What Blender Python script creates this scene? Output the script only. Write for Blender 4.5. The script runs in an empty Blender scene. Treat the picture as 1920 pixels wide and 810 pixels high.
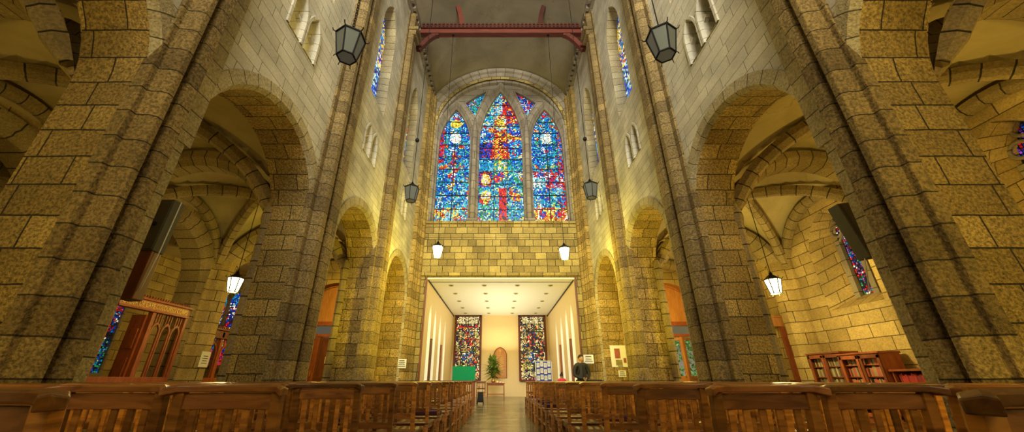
import bpy, bmesh, math, random
from mathutils import Vector, Matrix
from mathutils.geometry import tessellate_polygon
random.seed(7)
S = bpy.context.scene
C = S.collection
PI = math.pi

# ------------------------------------------------------------------ camera, world, lights, exposure
cam = bpy.data.cameras.new('camera'); co = bpy.data.objects.new('camera', cam); C.objects.link(co)
cam.sensor_width = 36; cam.sensor_fit = 'HORIZONTAL'; cam.lens = 689 / 1920 * 36
cam.shift_x = 23 / 1920; cam.clip_start = 0.02
TH = math.atan(309 / 689)
co.location = (-0.05, 0, 0.88); co.rotation_euler = (PI / 2 + TH, 0, 0)
S.camera = co
S.view_settings.view_transform = 'Standard'; S.view_settings.look = 'None'
S.view_settings.exposure = 0.1; S.view_settings.gamma = 1; S.view_settings.use_curve_mapping = False

W = bpy.data.worlds.new('world'); S.world = W; W.use_nodes = True
W.node_tree.nodes['Background'].inputs[0].default_value = (1.0, 0.86, 0.58, 1)
W.node_tree.nodes['Background'].inputs[1].default_value = 0.09

def light(kind, name, loc, power, col, rot=(0, 0, 0), size=0.2, size_y=None, angle=None, blend=0.6):
    d = bpy.data.lights.new(name, kind); d.energy = power; d.color = col
    if kind == 'AREA':
        d.size = size
        if size_y: d.shape = 'RECTANGLE'; d.size_y = size_y
    else: d.shadow_soft_size = size
    if kind == 'SPOT': d.spot_size = angle; d.spot_blend = blend
    o = bpy.data.objects.new(name, d); C.objects.link(o); o.location = loc; o.rotation_euler = rot
    return o
def aim(o, tgt):
    o.rotation_euler = (Vector(tgt) - o.location).to_track_quat('-Z', 'Y').to_euler(); return o

DAY = (1.0, 0.95, 0.80); YEL = (1.0, 0.78, 0.18); GOLD = (1.0, 0.68, 0.13)
# daylight of the great east windows behind the camera
east = aim(light('AREA', 'east_window_daylight', (0, -8, 12.5), 950, DAY, size=5, size_y=5), (0, 10, 11.5))
east.data.spread = math.radians(78)
aim(light('AREA', 'low_nave_fill', (0, -3.5, 4.5), 100, (1, .80, .42), size=3, size_y=3), (0, 8, 1.5))  # added warm fill that lifts the chairs, not a window
# spotlights low in the open nave, washing the walls yellow
for s in (-1, 1):
    aim(light('SPOT', 'nave_floodlight', (s * 1.0, 8.6, 1.1), 560, (1, .80, .05), angle=1.5, size=.15), (s * 3.8, 12.2, 4.2))
    aim(light('SPOT', 'west_wall_fill', (s * 1.8, 9.2, 1.1), 250, (1, .80, .07), angle=1.5, size=.2), (s * 1.5, 15.3, 6.0))  # added fill that brightens the west wall
    # lamps of the aisle bays
    light('POINT', 'aisle_lamp_light', (s * 6.55, 1.6, 2.9), 70 if s > 0 else 45, GOLD, size=.2)
    light('POINT', 'aisle_lamp_light', (s * 6.55, 5.0, 2.9), 90 if s > 0 else 24, GOLD, size=.2)
    light('POINT', 'aisle_lamp_light', (s * 6.4, 13.2, 2.9), 110, GOLD, size=.2)
aim(light('SPOT', 'pier_jamb_fill', (-3.3, -1.6, 2.3), 185, (1, .68, .10), angle=1.7, size=.4), (-4.3, 2.9, 2.6))  # added golden fill spots for the two nearest pier jambs
aim(light('SPOT', 'pier_jamb_fill', (3.3, -1.6, 2.3), 340, (1, .70, .10), angle=1.7, size=.4), (4.3, 2.9, 2.6))

# ------------------------------------------------------------------ materials
def newmat(name):
    m = bpy.data.materials.new(name); m.use_nodes = True
    return m, m.node_tree.nodes, m.node_tree.links, m.node_tree.nodes['Principled BSDF']
def N(n, t, **k):
    x = n.new(t)
    for a, b in k.items(): setattr(x, a, b)
    return x
def mathn(n, l, op, a, b=None, clamp=False):
    x = n.new('ShaderNodeMath'); x.operation = op; x.use_clamp = clamp
    for i, q in enumerate((a, b)):
        if q is None: continue
        if isinstance(q, (int, float)): x.inputs[i].default_value = q
        else: l.new(q, x.inputs[i])
    return x.outputs[0]
def mixc(n, l, fac, a, b, mode='MIX'):
    x = n.new('ShaderNodeMix'); x.data_type = 'RGBA'; x.blend_type = mode
    for i, q in ((0, fac), (6, a), (7, b)):
        if isinstance(q, (int, float)): x.inputs[i].default_value = q
        elif isinstance(q, tuple): x.inputs[i].default_value = (*q, 1) if len(q) == 3 else q
        else: l.new(q, x.inputs[i])
    return x.outputs[2]
def stone(name, c1, c2, mortar, bw=.62, rh=.3, mort=.012, rough=.5, grain=1.0, pit=.5, bump=1.0):
    m, n, l, b = newmat(name)
    uv = N(n, 'ShaderNodeUVMap'); uv.uv_map = 'UVMap'
    geo = N(n, 'ShaderNodeNewGeometry')
    wob = N(n, 'ShaderNodeTexNoise'); wob.inputs['Scale'].default_value = 3; l.new(geo.outputs['Position'], wob.inputs['Vector'])
    wv = N(n, 'ShaderNodeVectorMath', operation='MULTIPLY_ADD'); l.new(wob.outputs['Color'], wv.inputs[0]); wv.inputs[1].default_value = (.02, .02, 0); l.new(uv.outputs[0], wv.inputs[2])
    br = N(n, 'ShaderNodeTexBrick'); l.new(wv.outputs[0], br.inputs['Vector'])
    br.offset = .43; br.offset_frequency = 2; br.squash = .72; br.squash_frequency = 3
    br.inputs['Scale'].default_value = 1
    br.inputs['Color1'].default_value = (*c1, 1); br.inputs['Color2'].default_value = (*c2, 1); br.inputs['Mortar'].default_value = (*mortar, 1)
    br.inputs['Mortar Size'].default_value = mort; br.inputs['Mortar Smooth'].default_value = .25
    br.inputs['Brick Width'].default_value = bw; br.inputs['Row Height'].default_value = rh; br.inputs['Bias'].default_value = 0
    n1 = N(n, 'ShaderNodeTexNoise'); n1.inputs['Scale'].default_value = 1.3; n1.inputs['Detail'].default_value = 5; l.new(geo.outputs['Position'], n1.inputs['Vector'])
    n2 = N(n, 'ShaderNodeTexNoise'); n2.inputs['Scale'].default_value = 34; n2.inputs['Detail'].default_value = 4; n2.inputs['Roughness'].default_value = .65; l.new(geo.outputs['Position'], n2.inputs['Vector'])
    vo = N(n, 'ShaderNodeTexVoronoi'); vo.inputs['Scale'].default_value = 26; l.new(geo.outputs['Position'], vo.inputs['Vector'])
    r1 = N(n, 'ShaderNodeMapRange'); r1.inputs[1].default_value = .3; r1.inputs[2].default_value = .7; r1.inputs[3].default_value = .72; r1.inputs[4].default_value = 1.18; l.new(n1.outputs[0], r1.inputs[0])
    r2 = N(n, 'ShaderNodeMapRange'); r2.inputs[1].default_value = .38; r2.inputs[2].default_value = .62; r2.inputs[3].default_value = 1 - .48 * grain; r2.inputs[4].default_value = 1 + .25 * grain; l.new(n2.outputs[0], r2.inputs[0])
    k = mathn(n, l, 'MULTIPLY', r1.outputs[0], r2.outputs[0])
    kk = N(n, 'ShaderNodeCombineColor'); [l.new(k, kk.inputs[i]) for i in range(3)]
    col = mixc(n, l, 1.0, br.outputs['Color'], kk.outputs[0], 'MULTIPLY')
    l.new(col, b.inputs['Base Color']); b.inputs['Roughness'].default_value = .85
    pits = N(n, 'ShaderNodeMapRange'); pits.inputs[1].default_value = .0; pits.inputs[2].default_value = .35; l.new(vo.outputs['Distance'], pits.inputs[0])
    hh = mathn(n, l, 'MULTIPLY', n2.outputs[0], .9 * grain)
    hh = mathn(n, l, 'ADD', hh, mathn(n, l, 'MULTIPLY', pits.outputs[0], .35 * pit))
    hh = mathn(n, l, 'SUBTRACT', hh, mathn(n, l, 'MULTIPLY', br.outputs['Fac'], 1.3))
    bp = N(n, 'ShaderNodeBump'); bp.inputs['Strength'].default_value = .9 * bump; bp.inputs['Distance'].default_value = .03; l.new(hh, bp.inputs['Height'])
    l.new(bp.outputs[0], b.inputs['Normal'])
    return m
def wood(name, c1, c2, rough=.4, scale=(1, 1, 1), s=5.0, coat=.0):
    m, n, l, b = newmat(name)
    tc = N(n, 'ShaderNodeTexCoord'); mp = N(n, 'ShaderNodeMapping'); mp.inputs['Scale'].default_value = scale
    l.new(tc.outputs['Object'], mp.inputs['Vector'])
    oi = N(n, 'ShaderNodeObjectInfo')
    va = N(n, 'ShaderNodeVectorMath', operation='ADD'); cb = N(n, 'ShaderNodeCombineXYZ')
    l.new(mathn(n, l, 'MULTIPLY', oi.outputs['Random'], 37), cb.inputs[0]); l.new(mp.outputs[0], va.inputs[0]); l.new(cb.outputs[0], va.inputs[1])
    no = N(n, 'ShaderNodeTexNoise'); no.inputs['Scale'].default_value = s; no.inputs['Detail'].default_value = 6; no.inputs['Distortion'].default_value = .8; l.new(va.outputs[0], no.inputs['Vector'])
    r = N(n, 'ShaderNodeMapRange'); r.inputs[1].default_value = .3; r.inputs[2].default_value = .7; l.new(no.outputs[0], r.inputs[0])
    col = mixc(n, l, r.outputs[0], c1, c2)
    v = mathn(n, l, 'ADD', mathn(n, l, 'MULTIPLY', oi.outputs['Random'], .95), .45)
    vv = N(n, 'ShaderNodeCombineColor'); [l.new(v, vv.inputs[i]) for i in range(3)]
    l.new(mixc(n, l, 1.0, col, vv.outputs[0], 'MULTIPLY'), b.inputs['Base Color'])
    b.inputs['Roughness'].default_value = rough; b.inputs['Coat Weight'].default_value = coat
    bp = N(n, 'ShaderNodeBump'); bp.inputs['Strength'].default_value = .15; bp.inputs['Distance'].default_value = .01; l.new(no.outputs[0], bp.inputs['Height']); l.new(bp.outputs[0], b.inputs['Normal'])
    return m
def plain(name, c, rough=.6, metal=0., emit=None, es=0., noise=.12, alpha=None, trans=0.):
    m, n, l, b = newmat(name)
    if noise:
        no = N(n, 'ShaderNodeTexNoise'); no.inputs['Scale'].default_value = 9; no.inputs['Detail'].default_value = 4
        g = N(n, 'ShaderNodeNewGeometry'); l.new(g.outputs['Position'], no.inputs['Vector'])
        l.new(mixc(n, l, no.outputs[0], tuple(x * (1 - noise) for x in c), tuple(min(1, x * (1 + noise)) for x in c)), b.inputs['Base Color'])
    else: b.inputs['Base Color'].default_value = (*c, 1)
    b.inputs['Roughness'].default_value = rough; b.inputs['Metallic'].default_value = metal
    b.inputs['Transmission Weight'].default_value = trans
    if emit: b.inputs['Emission Color'].default_value = (*emit, 1); b.inputs['Emission Strength'].default_value = es
    return m
def glassmat(name, es):
    m, n, l, b = newmat(name)
    a = N(n, 'ShaderNodeVertexColor'); a.layer_name = 'Col'
    l.new(a.outputs[0], b.inputs['Base Color']); l.new(a.outputs[0], b.inputs['Emission Color'])
    b.inputs['Emission Strength'].default_value = es; b.inputs['Roughness'].default_value = .25
    return m
def plaster(name, c, c2, sc=.6):
    m, n, l, b = newmat(name)
    g = N(n, 'ShaderNodeNewGeometry')
    no = N(n, 'ShaderNodeTexNoise'); no.inputs['Scale'].default_value = sc; no.inputs['Detail'].default_value = 9; no.inputs['Roughness'].default_value = .62; no.inputs['Distortion'].default_value = .6
    l.new(g.outputs['Position'], no.inputs['Vector'])
    r = N(n, 'ShaderNodeMapRange'); r.inputs[1].default_value = .35; r.inputs[2].default_value = .65; l.new(no.outputs[0], r.inputs[0])
    col = mixc(n, l, r.outputs[0], c, c2)
    # hairline cracks
    vo = N(n, 'ShaderNodeTexNoise'); vo.inputs['Scale'].default_value = .45; vo.inputs['Detail'].default_value = 7; l.new(g.outputs['Position'], vo.inputs['Vector'])
    d = mathn(n, l, 'ABSOLUTE', mathn(n, l, 'SUBTRACT', vo.outputs[0], .5))
    f = N(n, 'ShaderNodeMapRange'); f.inputs[1].default_value = 0; f.inputs[2].default_value = .004; f.inputs[3].default_value = .45; f.inputs[4].default_value = 0; l.new(d, f.inputs[0])
    l.new(mixc(n, l, f.outputs[0], col, tuple(x * .4 for x in c)), b.inputs['Base Color'])
    b.inputs['Roughness'].default_value = .9
    bp = N(n, 'ShaderNodeBump'); bp.inputs['Strength'].default_value = .3; bp.inputs['Distance'].default_value = .02; l.new(no.outputs[0], bp.inputs['Height']); l.new(bp.outputs[0], b.inputs['Normal'])
    return m
M = {}
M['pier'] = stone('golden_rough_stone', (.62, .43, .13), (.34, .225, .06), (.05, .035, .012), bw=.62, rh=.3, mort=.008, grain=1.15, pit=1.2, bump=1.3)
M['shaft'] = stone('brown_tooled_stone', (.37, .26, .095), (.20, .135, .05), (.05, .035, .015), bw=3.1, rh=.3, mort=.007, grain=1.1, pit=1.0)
M['ring'] = stone('pale_arch_stone', (.54, .46, .27), (.42, .34, .18), (.10, .08, .04), bw=2.9, rh=.27, mort=.007, grain=.65, pit=.8)
M['ashlar'] = stone('pale_ashlar_stone', (.72, .68, .55), (.58, .54, .42), (.13, .11, .07), bw=.68, rh=.215, mort=.005, grain=.22, pit=.1, bump=.45)
M['west'] = stone('west_wall_stone', (.58, .45, .15), (.30, .22, .07), (.05, .04, .02), bw=.5, rh=.3, mort=.012, grain=.7, pit=.4)
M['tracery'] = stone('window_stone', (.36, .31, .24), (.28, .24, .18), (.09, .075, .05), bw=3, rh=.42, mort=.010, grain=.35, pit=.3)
M['aisle'] = stone('aisle_wall_stone', (.62, .46, .19), (.40, .28, .10), (.10, .07, .03), bw=.85, rh=.3, mort=.010, grain=.5, pit=.3)
M['rib'] = stone('vault_rib_stone', (.40, .30, .14), (.30, .22, .10), (.04, .03, .015), bw=3, rh=.32, mort=.012, grain=.6, pit=.4)
M['plaster'] = plaster('stained_plaster', (.36, .31, .21), (.26, .225, .15))
M['vplaster'] = plaster('aisle_vault_plaster', (.55, .45, .24), (.44, .35, .17), 1.2)
M['cream'] = plain('cream_paint', (.86, .68, .38), .7, noise=.05)
M['white'] = plain('white_ceiling_paint', (.90, .88, .78), .7, noise=.03)
M['chair'] = wood('chair_wood', (.18, .062, .012), (.62, .26, .045), .36, (3, 3, 22), 1.4, .1)
M['chairh'] = wood('chair_rail_wood', (.14, .05, .012), (.36, .14, .032), .34, (2.5, 26, 26), 1.2, .1)
M['redwood'] = wood('red_stained_wood', (.20, .045, .014), (.34, .09, .03), .4, (6, 6, 1.5), 2.0)
M['beam'] = wood('red_roof_timber', (.10, .022, .012), (.16, .035, .02), .6, (1, 6, 6), 2.0)
M['oak'] = wood('light_oak', (.42, .17, .05), (.58, .26, .09), .45, (5, 5, 1), 2.0)
M['dark'] = plain('dark_metal', (.012, .012, .012), .5, .6, noise=0)
M['lead'] = plain('window_lead', (.01, .01, .012), .8, noise=0)
M['glass'] = glassmat('stained_glass', 1.15)
M['glass2'] = glassmat('stained_glass_dim', .55)
M['lampglass'] = plain('frosted_lamp_glass', (.13, .14, .11), .2, emit=(.95, .97, .85), es=.03, noise=.05)
M['lampglasslit'] = plain('lit_lamp_glass', (1, .95, .7), .35, emit=(1, .86, .42), es=7, noise=0)
M['grey'] = plain('grey_speaker_cloth', (.10, .095, .075), .7)
M['paper'] = plain('white_paper', (.85, .85, .80), .8, noise=.03)
M['ink'] = plain('black_ink', (.03, .03, .03), .8, noise=0)
M['green'] = plain('green_felt', (.0, .30, .12), .9, emit=(.0, .3, .12), es=0, noise=.06)
M['black'] = plain('black_cloth', (.012, .012, .016), .8, noise=.2)
M['skin'] = plain('skin', (.42, .25, .16), .55, noise=.05)
M['hair'] = plain('dark_hair', (.015, .010, .008), .6, noise=0)
M['pink'] = plain('pink_cloth', (.85, .06, .16), .8)
M['bluep'] = plain('blue_backing_board', (.03, .06, .42), .7)
M['purple'] = plain('purple_cushion', (.10, .03, .12), .85)
M['leaf'] = plain('plant_leaf', (.20, .30, .05), .5, noise=.5)
M['leaf2'] = plain('garden_leaf', (.10, .30, .05), .6, noise=.5)
M['gold'] = plain('gold_lettering', (.75, .55, .18), .4, .3, noise=.1)
M['brass'] = plain('brass', (.6, .42, .15), .35, .9, noise=.05)
M['clear'] = plain('clear_glass', (.9, .95, .9), .03, noise=0, trans=1.0)
M['daylit'] = plain('daylit_frosted_pane', (.9, .9, .85), .4, emit=(1, .97, .86), es=1.1, noise=0)
M['spot'] = plain('downlight_lens', (.45, .38, .22), .4, noise=0)
M['floor'] = None
def floor_mat():
    m, n, l, b = newmat('polished_stone_floor')
    uv = N(n, 'ShaderNodeUVMap'); uv.uv_map = 'UVMap'
    br = N(n, 'ShaderNodeTexBrick'); l.new(uv.outputs[0], br.inputs['Vector']); br.inputs['Scale'].default_value = 1
    br.offset = .0
    br.inputs['Brick Width'].default_value = .42; br.inputs['Row Height'].default_value = .32; br.inputs['Mortar Size'].default_value = .006
    br.inputs['Color1'].default_value = (.30, .25, .13, 1); br.inputs['Color2'].default_value = (.05, .07, .04, 1); br.inputs['Mortar'].default_value = (.02, .02, .015, 1)
    l.new(br.outputs['Color'], b.inputs['Base Color'])
    no = N(n, 'ShaderNodeTexNoise'); no.inputs['Scale'].default_value = 6; l.new(uv.outputs[0], no.inputs['Vector'])
    r = N(n, 'ShaderNodeMapRange'); b.inputs['IOR'].default_value = 1.32; r.inputs[3].default_value = .12; r.inputs[4].default_value = .30; l.new(no.outputs[0], r.inputs[0]); l.new(r.outputs[0], b.inputs['Roughness'])
    return m
M['floor'] = floor_mat()

# ------------------------------------------------------------------ mesh helpers
class MB:
    def __init__(s): s.v = []; s.f = []; s.uv = []; s.c = []; s.sm = []
    def poly(s, pts, uv=None, col=None, smooth=False):
        i = len(s.v); s.v += [tuple(p) for p in pts]; s.f.append(tuple(range(i, i + len(pts))))
        if uv is None:
            p = [Vector(q) for q in pts]; nn = Vector((0, 0, 0))
            for a in range(len(p)):
                nn += (p[a] - p[0]).cross(p[(a + 1) % len(p)] - p[0])
            ax = max(range(3), key=lambda q: abs(nn[q]))
            if ax == 0: uv = [(q[1], q[2]) for q in pts]
            elif ax == 1: uv = [(q[0], q[2]) for q in pts]
            else: uv = [(q[0], q[1]) for q in pts]
        s.uv.append(uv); s.c.append(col); s.sm.append(smooth)
    def box(s, c, d, rot=None, taper=1.0):
        x, y, z = (q / 2 for q in d); P = []
        for k in (-1, 1):
            t = taper if k > 0 else 1
            P += [Vector((-x * t, -y * t, k * z)), Vector((x * t, -y * t, k * z)), Vector((x * t, y * t, k * z)), Vector((-x * t, y * t, k * z))]
        if rot is not None:
            R = rot if isinstance(rot, Matrix) else Matrix.Rotation(rot, 3, 'Z')
            P = [R @ p for p in P]
        P = [p + Vector(c) for p in P]
        for f in ((3, 2, 1, 0), (4, 5, 6, 7), (0, 1, 5, 4), (1, 2, 6, 5), (2, 3, 7, 6), (3, 0, 4, 7)): s.poly([P[i] for i in f])
        return s
    def bar(s, a, b, w, d=None, up=(0, 0, 1)):
        a, b = Vector(a), Vector(b); d = d or w; t = (b - a).normalized(); u = Vector(up)
        if abs(t.dot(u)) > .95: u = Vector((0, 1, 0))
        r = t.cross(u).normalized(); q = r.cross(t)
        P = [p + r * (i * w / 2) + q * (j * d / 2) for p in (a, b) for i, j in ((-1, -1), (1, -1), (1, 1), (-1, 1))]
        for f in ((3, 2, 1, 0), (4, 5, 6, 7), (0, 1, 5, 4), (1, 2, 6, 5), (2, 3, 7, 6), (3, 0, 4, 7)): s.poly([P[i] for i in f])
        return s
    def tube(s, pts, r, n=8, caps=True):
        pts = [Vector(p) for p in pts]; R = []; rr = r if isinstance(r, (list, tuple)) else [r] * len(pts)
        prev = None
        for i, p in enumerate(pts):
            t = (pts[min(i + 1, len(pts) - 1)] - pts[max(i - 1, 0)]).normalized()
            u = prev if prev is not None else (Vector((1, 0, 0)) if abs(t.x) < .8 else Vector((0, 1, 0)))
            u = (u - t * u.dot(t)).normalized(); prev = u; w = t.cross(u)
            R.append([p + (u * math.cos(a) + w * math.sin(a)) * rr[i] for a in [2 * PI * k / n for k in range(n)]])
        for i in range(len(R) - 1):
            for k in range(n): s.poly([R[i][k], R[i][(k + 1) % n], R[i + 1][(k + 1) % n], R[i + 1][k]], smooth=n > 6)
        if caps: s.poly(R[0][::-1]); s.poly(R[-1])
        return s
    def lathe(s, c, prof, n=16, sx=1, sy=1, rot0=0):
        R = [[Vector(c) + Vector((math.cos(a) * r * sx, math.sin(a) * r * sy, z)) for a in [rot0 + 2 * PI * k / n for k in range(n)]] for r, z in prof]
        for i in range(len(R) - 1):
            for k in range(n): s.poly([R[i][k], R[i][(k + 1) % n], R[i + 1][(k + 1) % n], R[i + 1][k]], smooth=n > 8)
        s.poly(R[0][::-1]); s.poly(R[-1]); return s
    def extrude(s, pts, vec):      # flat polygon (3D points) pushed along vec
        pts = [Vector(p) for p in pts]; q = [p + Vector(vec) for p in pts]; n = len(pts)
        tri = tessellate_polygon([pts])
        for t in tri: s.poly([pts[i] for i in t]); s.poly([q[i] for i in reversed(t)])
        for i in range(n): s.poly([pts[i], pts[(i + 1) % n], q[(i + 1) % n], q[i]])
        return s
    def sheet(s, outer, holes, to3):   # flat polygon with holes; to3(u,v)->3D
        L = [[Vector((u, v, 0)) for u, v in o] for o in [outer] + holes]
        flat = [p for o in L for p in o]
        for t in tessellate_polygon(L):
            s.poly([to3(flat[i].x, flat[i].y) for i in t], uv=[(flat[i].x, flat[i].y) for i in t])
        return s
    def loft(s, pathfn, prof, to3, closed=False, u0=.02):   # prof [(offset, depth)], to3(u,v,w)
        paths = [pathfn(o) for o, w in prof]; base = pathfn(0)
        al = [base[0][1]]
        for i in range(1, len(base)): al.append(al[-1] + math.dist(base[i], base[i - 1]))
        u = u0
        for j in range(len(prof) - 1):
            du = math.dist(prof[j], prof[j + 1]); A, B = paths[j], paths[j + 1]
            for i in range(len(base) - 1):
                s.poly([to3(*A[i], prof[j][1]), to3(*A[i + 1], prof[j][1]), to3(*B[i + 1], prof[j + 1][1]), to3(*B[i], prof[j + 1][1])],
                       uv=[(u, al[i]), (u, al[i + 1]), (u + du, al[i + 1]), (u + du, al[i])])
            u += du
        return s
    def build(s, name, mat, parent=None, merge=True, bevel=0, loc=None, shade=False):
        me = bpy.data.meshes.new(name)
        o0 = Vector((0, 0, 0))
        if loc is not None: o0 = Vector(loc)
        me.from_pydata([Vector(v) - o0 for v in s.v] if loc is not None else s.v, [], s.f)
        ul = me.uv_layers.new(name='UVMap'); k = 0
        for fi, f in enumerate(s.f):
            for j in range(len(f)): ul.data[k].uv = s.uv[fi][j]; k += 1
        if any(c is not None for c in s.c):
            ca = me.color_attributes.new('Col', 'FLOAT_COLOR', 'CORNER'); k = 0
            for fi, f in enumerate(s.f):
                c = s.c[fi] or (0, 0, 0)
                for j in range(len(f)): ca.data[k].color = (*c, 1); k += 1
        for fi, p in enumerate(me.polygons): p.use_smooth = s.sm[fi]
        if merge or bevel:
            bm = bmesh.new(); bm.from_mesh(me)
            if merge: bmesh.ops.remove_doubles(bm, verts=bm.verts, dist=1e-5)
            bmesh.ops.recalc_face_normals(bm, faces=bm.faces)
            if bevel:
                ed = [e for e in bm.edges if len(e.link_faces) == 2 and e.calc_face_angle(0) > .6]
                bmesh.ops.bevel(bm, geom=ed, offset=bevel, segments=2, profile=.6, affect='EDGES', clamp_overlap=True)
            bm.to_mesh(me); bm.free()
        me.materials.append(mat)
        o = bpy.data.objects.new(name, me); C.objects.link(o)
        if loc is not None: o.location = loc
        if parent: o.parent = parent
        return o
def tag(o, label=None, cat=None, group=None, kind=None):
    if label: o['label'] = label
    if cat: o['category'] = cat
    if group: o['group'] = group
    if kind: o['kind'] = kind
    return o
def thing(name, label, cat, loc=(0, 0, 0), rz=0, group=None):
    o = bpy.data.objects.new(name, None); C.objects.link(o); o.location = loc; o.rotation_euler = (0, 0, rz); o.empty_display_size = .1
    return tag(o, label, cat, group)
def struct(o): o['kind'] = 'structure'; return o
def copy_tree(o, parent=None):
    c = o.copy(); C.objects.link(c); c.parent = parent
    for ch in KIDS.get(o.name, []) if False else [x for x in o.children]: copy_tree(ch, c)
    return c
KIDS = {}
# path makers (u,v) with offset; n segments
def round_arch(c, R, zs, z0, n=24):
    def f(o):
        r = R + o; P = [(c - r, z0), (c - r, (z0 + zs) / 2)]
        P += [(c - r * math.cos(PI * i / n), zs + r * math.sin(PI * i / n)) for i in range(n + 1)]
        return P + [(c + r, (z0 + zs) / 2), (c + r, z0)]
    return f
def lancet(c, a, zs, rise, z0, n=10):
    R = (a * a + rise * rise) / (2 * a)
    def f(o):
        r = R + o; cl = c - a + R; cr = c + a - R           # centres of the two arcs
        P = [(c - a - o, z0 - min(o, 0) * 0)]
        t1 = math.acos(max(-1, min(1, (cl - c) / r)))
        P += [(cl - r * math.cos(t1 * i / n), zs + r * math.sin(t1 * i / n)) for i in range(n + 1)]
        P += [(cr + r * math.cos(t1 * (n - i) / n), zs + r * math.sin(t1 * (n - i) / n)) for i in range(1, n + 1)]
        return P + [(c + a + o, z0)]
    return f
def side3(s): return lambda u, v, w=3.7: (s * w, u, v)
def front3(w0): return lambda u, v, w=w0: (u, w, v)

B_, CY, LB, RD, OR_, YL, GR, WH, DK = (.005, .05, .52), (.01, .30, .58), (.22, .58, .80), (.62, .015, .02), (.85, .25, .02), (.90, .68, .08), (.03, .30, .10), (.88, .88, .80), (.012, .014, .05)
def blob(u, v, cu, cv, ru, rv): return ((u - cu) / ru) ** 2 + ((v - cv) / rv) ** 2 < 1
CELL = [None]
def pick(ws):          # neighbouring pieces tend to share a colour, as in drawn glass
    r = CELL[0] if CELL[0] is not None and random.random() < .62 else random.random()
    t = r * sum(w for _, w in ws)
    for c, w in ws:
        t -= w
        if t <= 0: return c
    return ws[0][0]
def swirl(u, v, f):
    return math.sin(u * f + 2 * math.sin(v * f * .7)) + math.cos(v * f * 1.1 - 1.5 * math.sin(u * f * .8))
def paint_centre(u, v):     # u -1..1, v 0..1
    sw = swirl(u * 1.1, v * 7.8, 4.5)
    if blob(u, v, 0, .745, .20, .045): return pick([(YL, 6), (OR_, 2), (DK, 2), (B_, .5)])      # haloed head
    if blob(u, v, 0, .745, .34, .07): return pick([(YL, 2), (LB, 2), (RD, 2), (WH, 1)])
    if .45 < v < .72 and abs(u + .02) < .22 + (.72 - v) * .9: return pick([(RD, 5), (OR_, 2.2), (YL, 2.2), (B_, 1.6), (DK, 1)])
    if .60 < v < .70 and u > -.6 and abs(v - .655 + u * .06) < .02: return pick([(YL, 4), (OR_, 2), (RD, 3)])
    if v > .74:
        if u > .1: return pick([(RD, 7), (OR_, 1), (B_, 1.5), (YL, .5), (CY, .7)]) if sw > -1.1 else pick([(B_, 3), (YL, 2)])
        if u < -.3: return pick([(CY, 3), (GR, 2), (YL, 1.6), (LB, 2), (B_, 1), (WH, 1)])
        return pick([(LB, 3), (WH, 2), (CY, 2), (B_, 2), (YL, 1), (RD, .6)])
    if v > .46:
        if u < -.4: return pick([(LB, 3), (CY, 3), (B_, 3), (WH, 1.5), (RD, 1.2), (YL, 1)]) if v > .58 else pick([(RD, 2), (B_, 5), (DK, 2)])
        return pick([(B_, 4), (CY, 3), (RD, 2.0), (LB, 1.5), (YL, 1)])
    if .36 < v < .46: 
        if abs(u) < .3: return pick([(YL, 3), (GR, 1.5), (WH, 1), (LB, 1), (CY, 1)])
        return pick([(CY, 4), (B_, 2), (GR, 2), (LB, 2)]) if u > 0 else pick([(LB, 3), (CY, 5), (B_, 1.5)])
    if abs(u - .1) < .17 and v < .24: return pick([(RD, 7), (OR_, 1), (DK, 1), (B_, .5)])
    if blob(u, v, -.68, .30, .22, .045) or blob(u, v, -.66, .185, .24, .035): return pick([(YL, 5), (WH, 3), (OR_, 1)])
    if u < -.4 and .25 < v < .36: return pick([(RD, 4), (B_, 3), (DK, 2)])
    if sw > .9: return pick([(RD, 2.4), (YL, 2), (OR_, 1), (B_, 1)])
    return pick([(CY, 5), (B_, 2.5), (LB, 2.5), (GR, 3), (YL, .8), (WH, .6)])
def paint_side(sd):
    def f(u, v):
        if blob(u, v, 0, .735, .36, .055): return pick([(WH, 8), (LB, 1)])
        if blob(u, v, 0, .735, .48, .075): return pick([(CY, 3), (YL, 1), (B_, 2)])
        if v > .93: return pick([(RD, 3), (CY, 2), (LB, 1)]) if sd > 0 else pick([(LB, 2), (CY, 2), (RD, 1.5), (B_, 1)])
        if v > .82 and sd < 0 and blob(u, v, 0, .87, .4, .04): return YL
        if v < .12:
            if sd > 0: return pick([(YL, 5), (RD, 4), (WH, 1), (OR_, 2)]) if not blob(u, v, math.copysign(.48, u), .07, .2, .03) else pick([(B_, 2), (RD, 2), (CY, 1)])
            return pick([(YL, 3), (LB, 3), (RD, 2), (CY, 2), (OR_, 1)])
        sw = swirl(u * .8, v * 7, 5 + sd)
        edge = abs(u) > .72
        if sd > 0:
            if .28 < v < .42: return pick([(RD, 4), (B_, 2), (LB, 2), (WH, 1), (CY, 1)]) if u > -.2 or v > .38 else pick([(WH, 2), (LB, 3), (CY, 2)])
            if edge and u > 0: return pick([(RD, 3), (OR_, 1), (B_, 2), (CY, 2)])
        else:
            if edge and u < 0 and v > .5: return pick([(RD, 4), (B_, 2), (CY, 1)])
            if abs(u) < .12 and .3 < v < .6: return pick([(RD, 2), (WH, 1), (YL, 1), (B_, 2)])
        if abs(sw) > 1.6: return pick([(RD, 2.2), (YL, 1), (OR_, 1), (B_, 1.5), (CY, 1)])
        return pick([(CY, 6), (B_, 5.5), (LB, 3), (GR, 1.4), (WH, .5), (YL, .4)])
    return f
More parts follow.
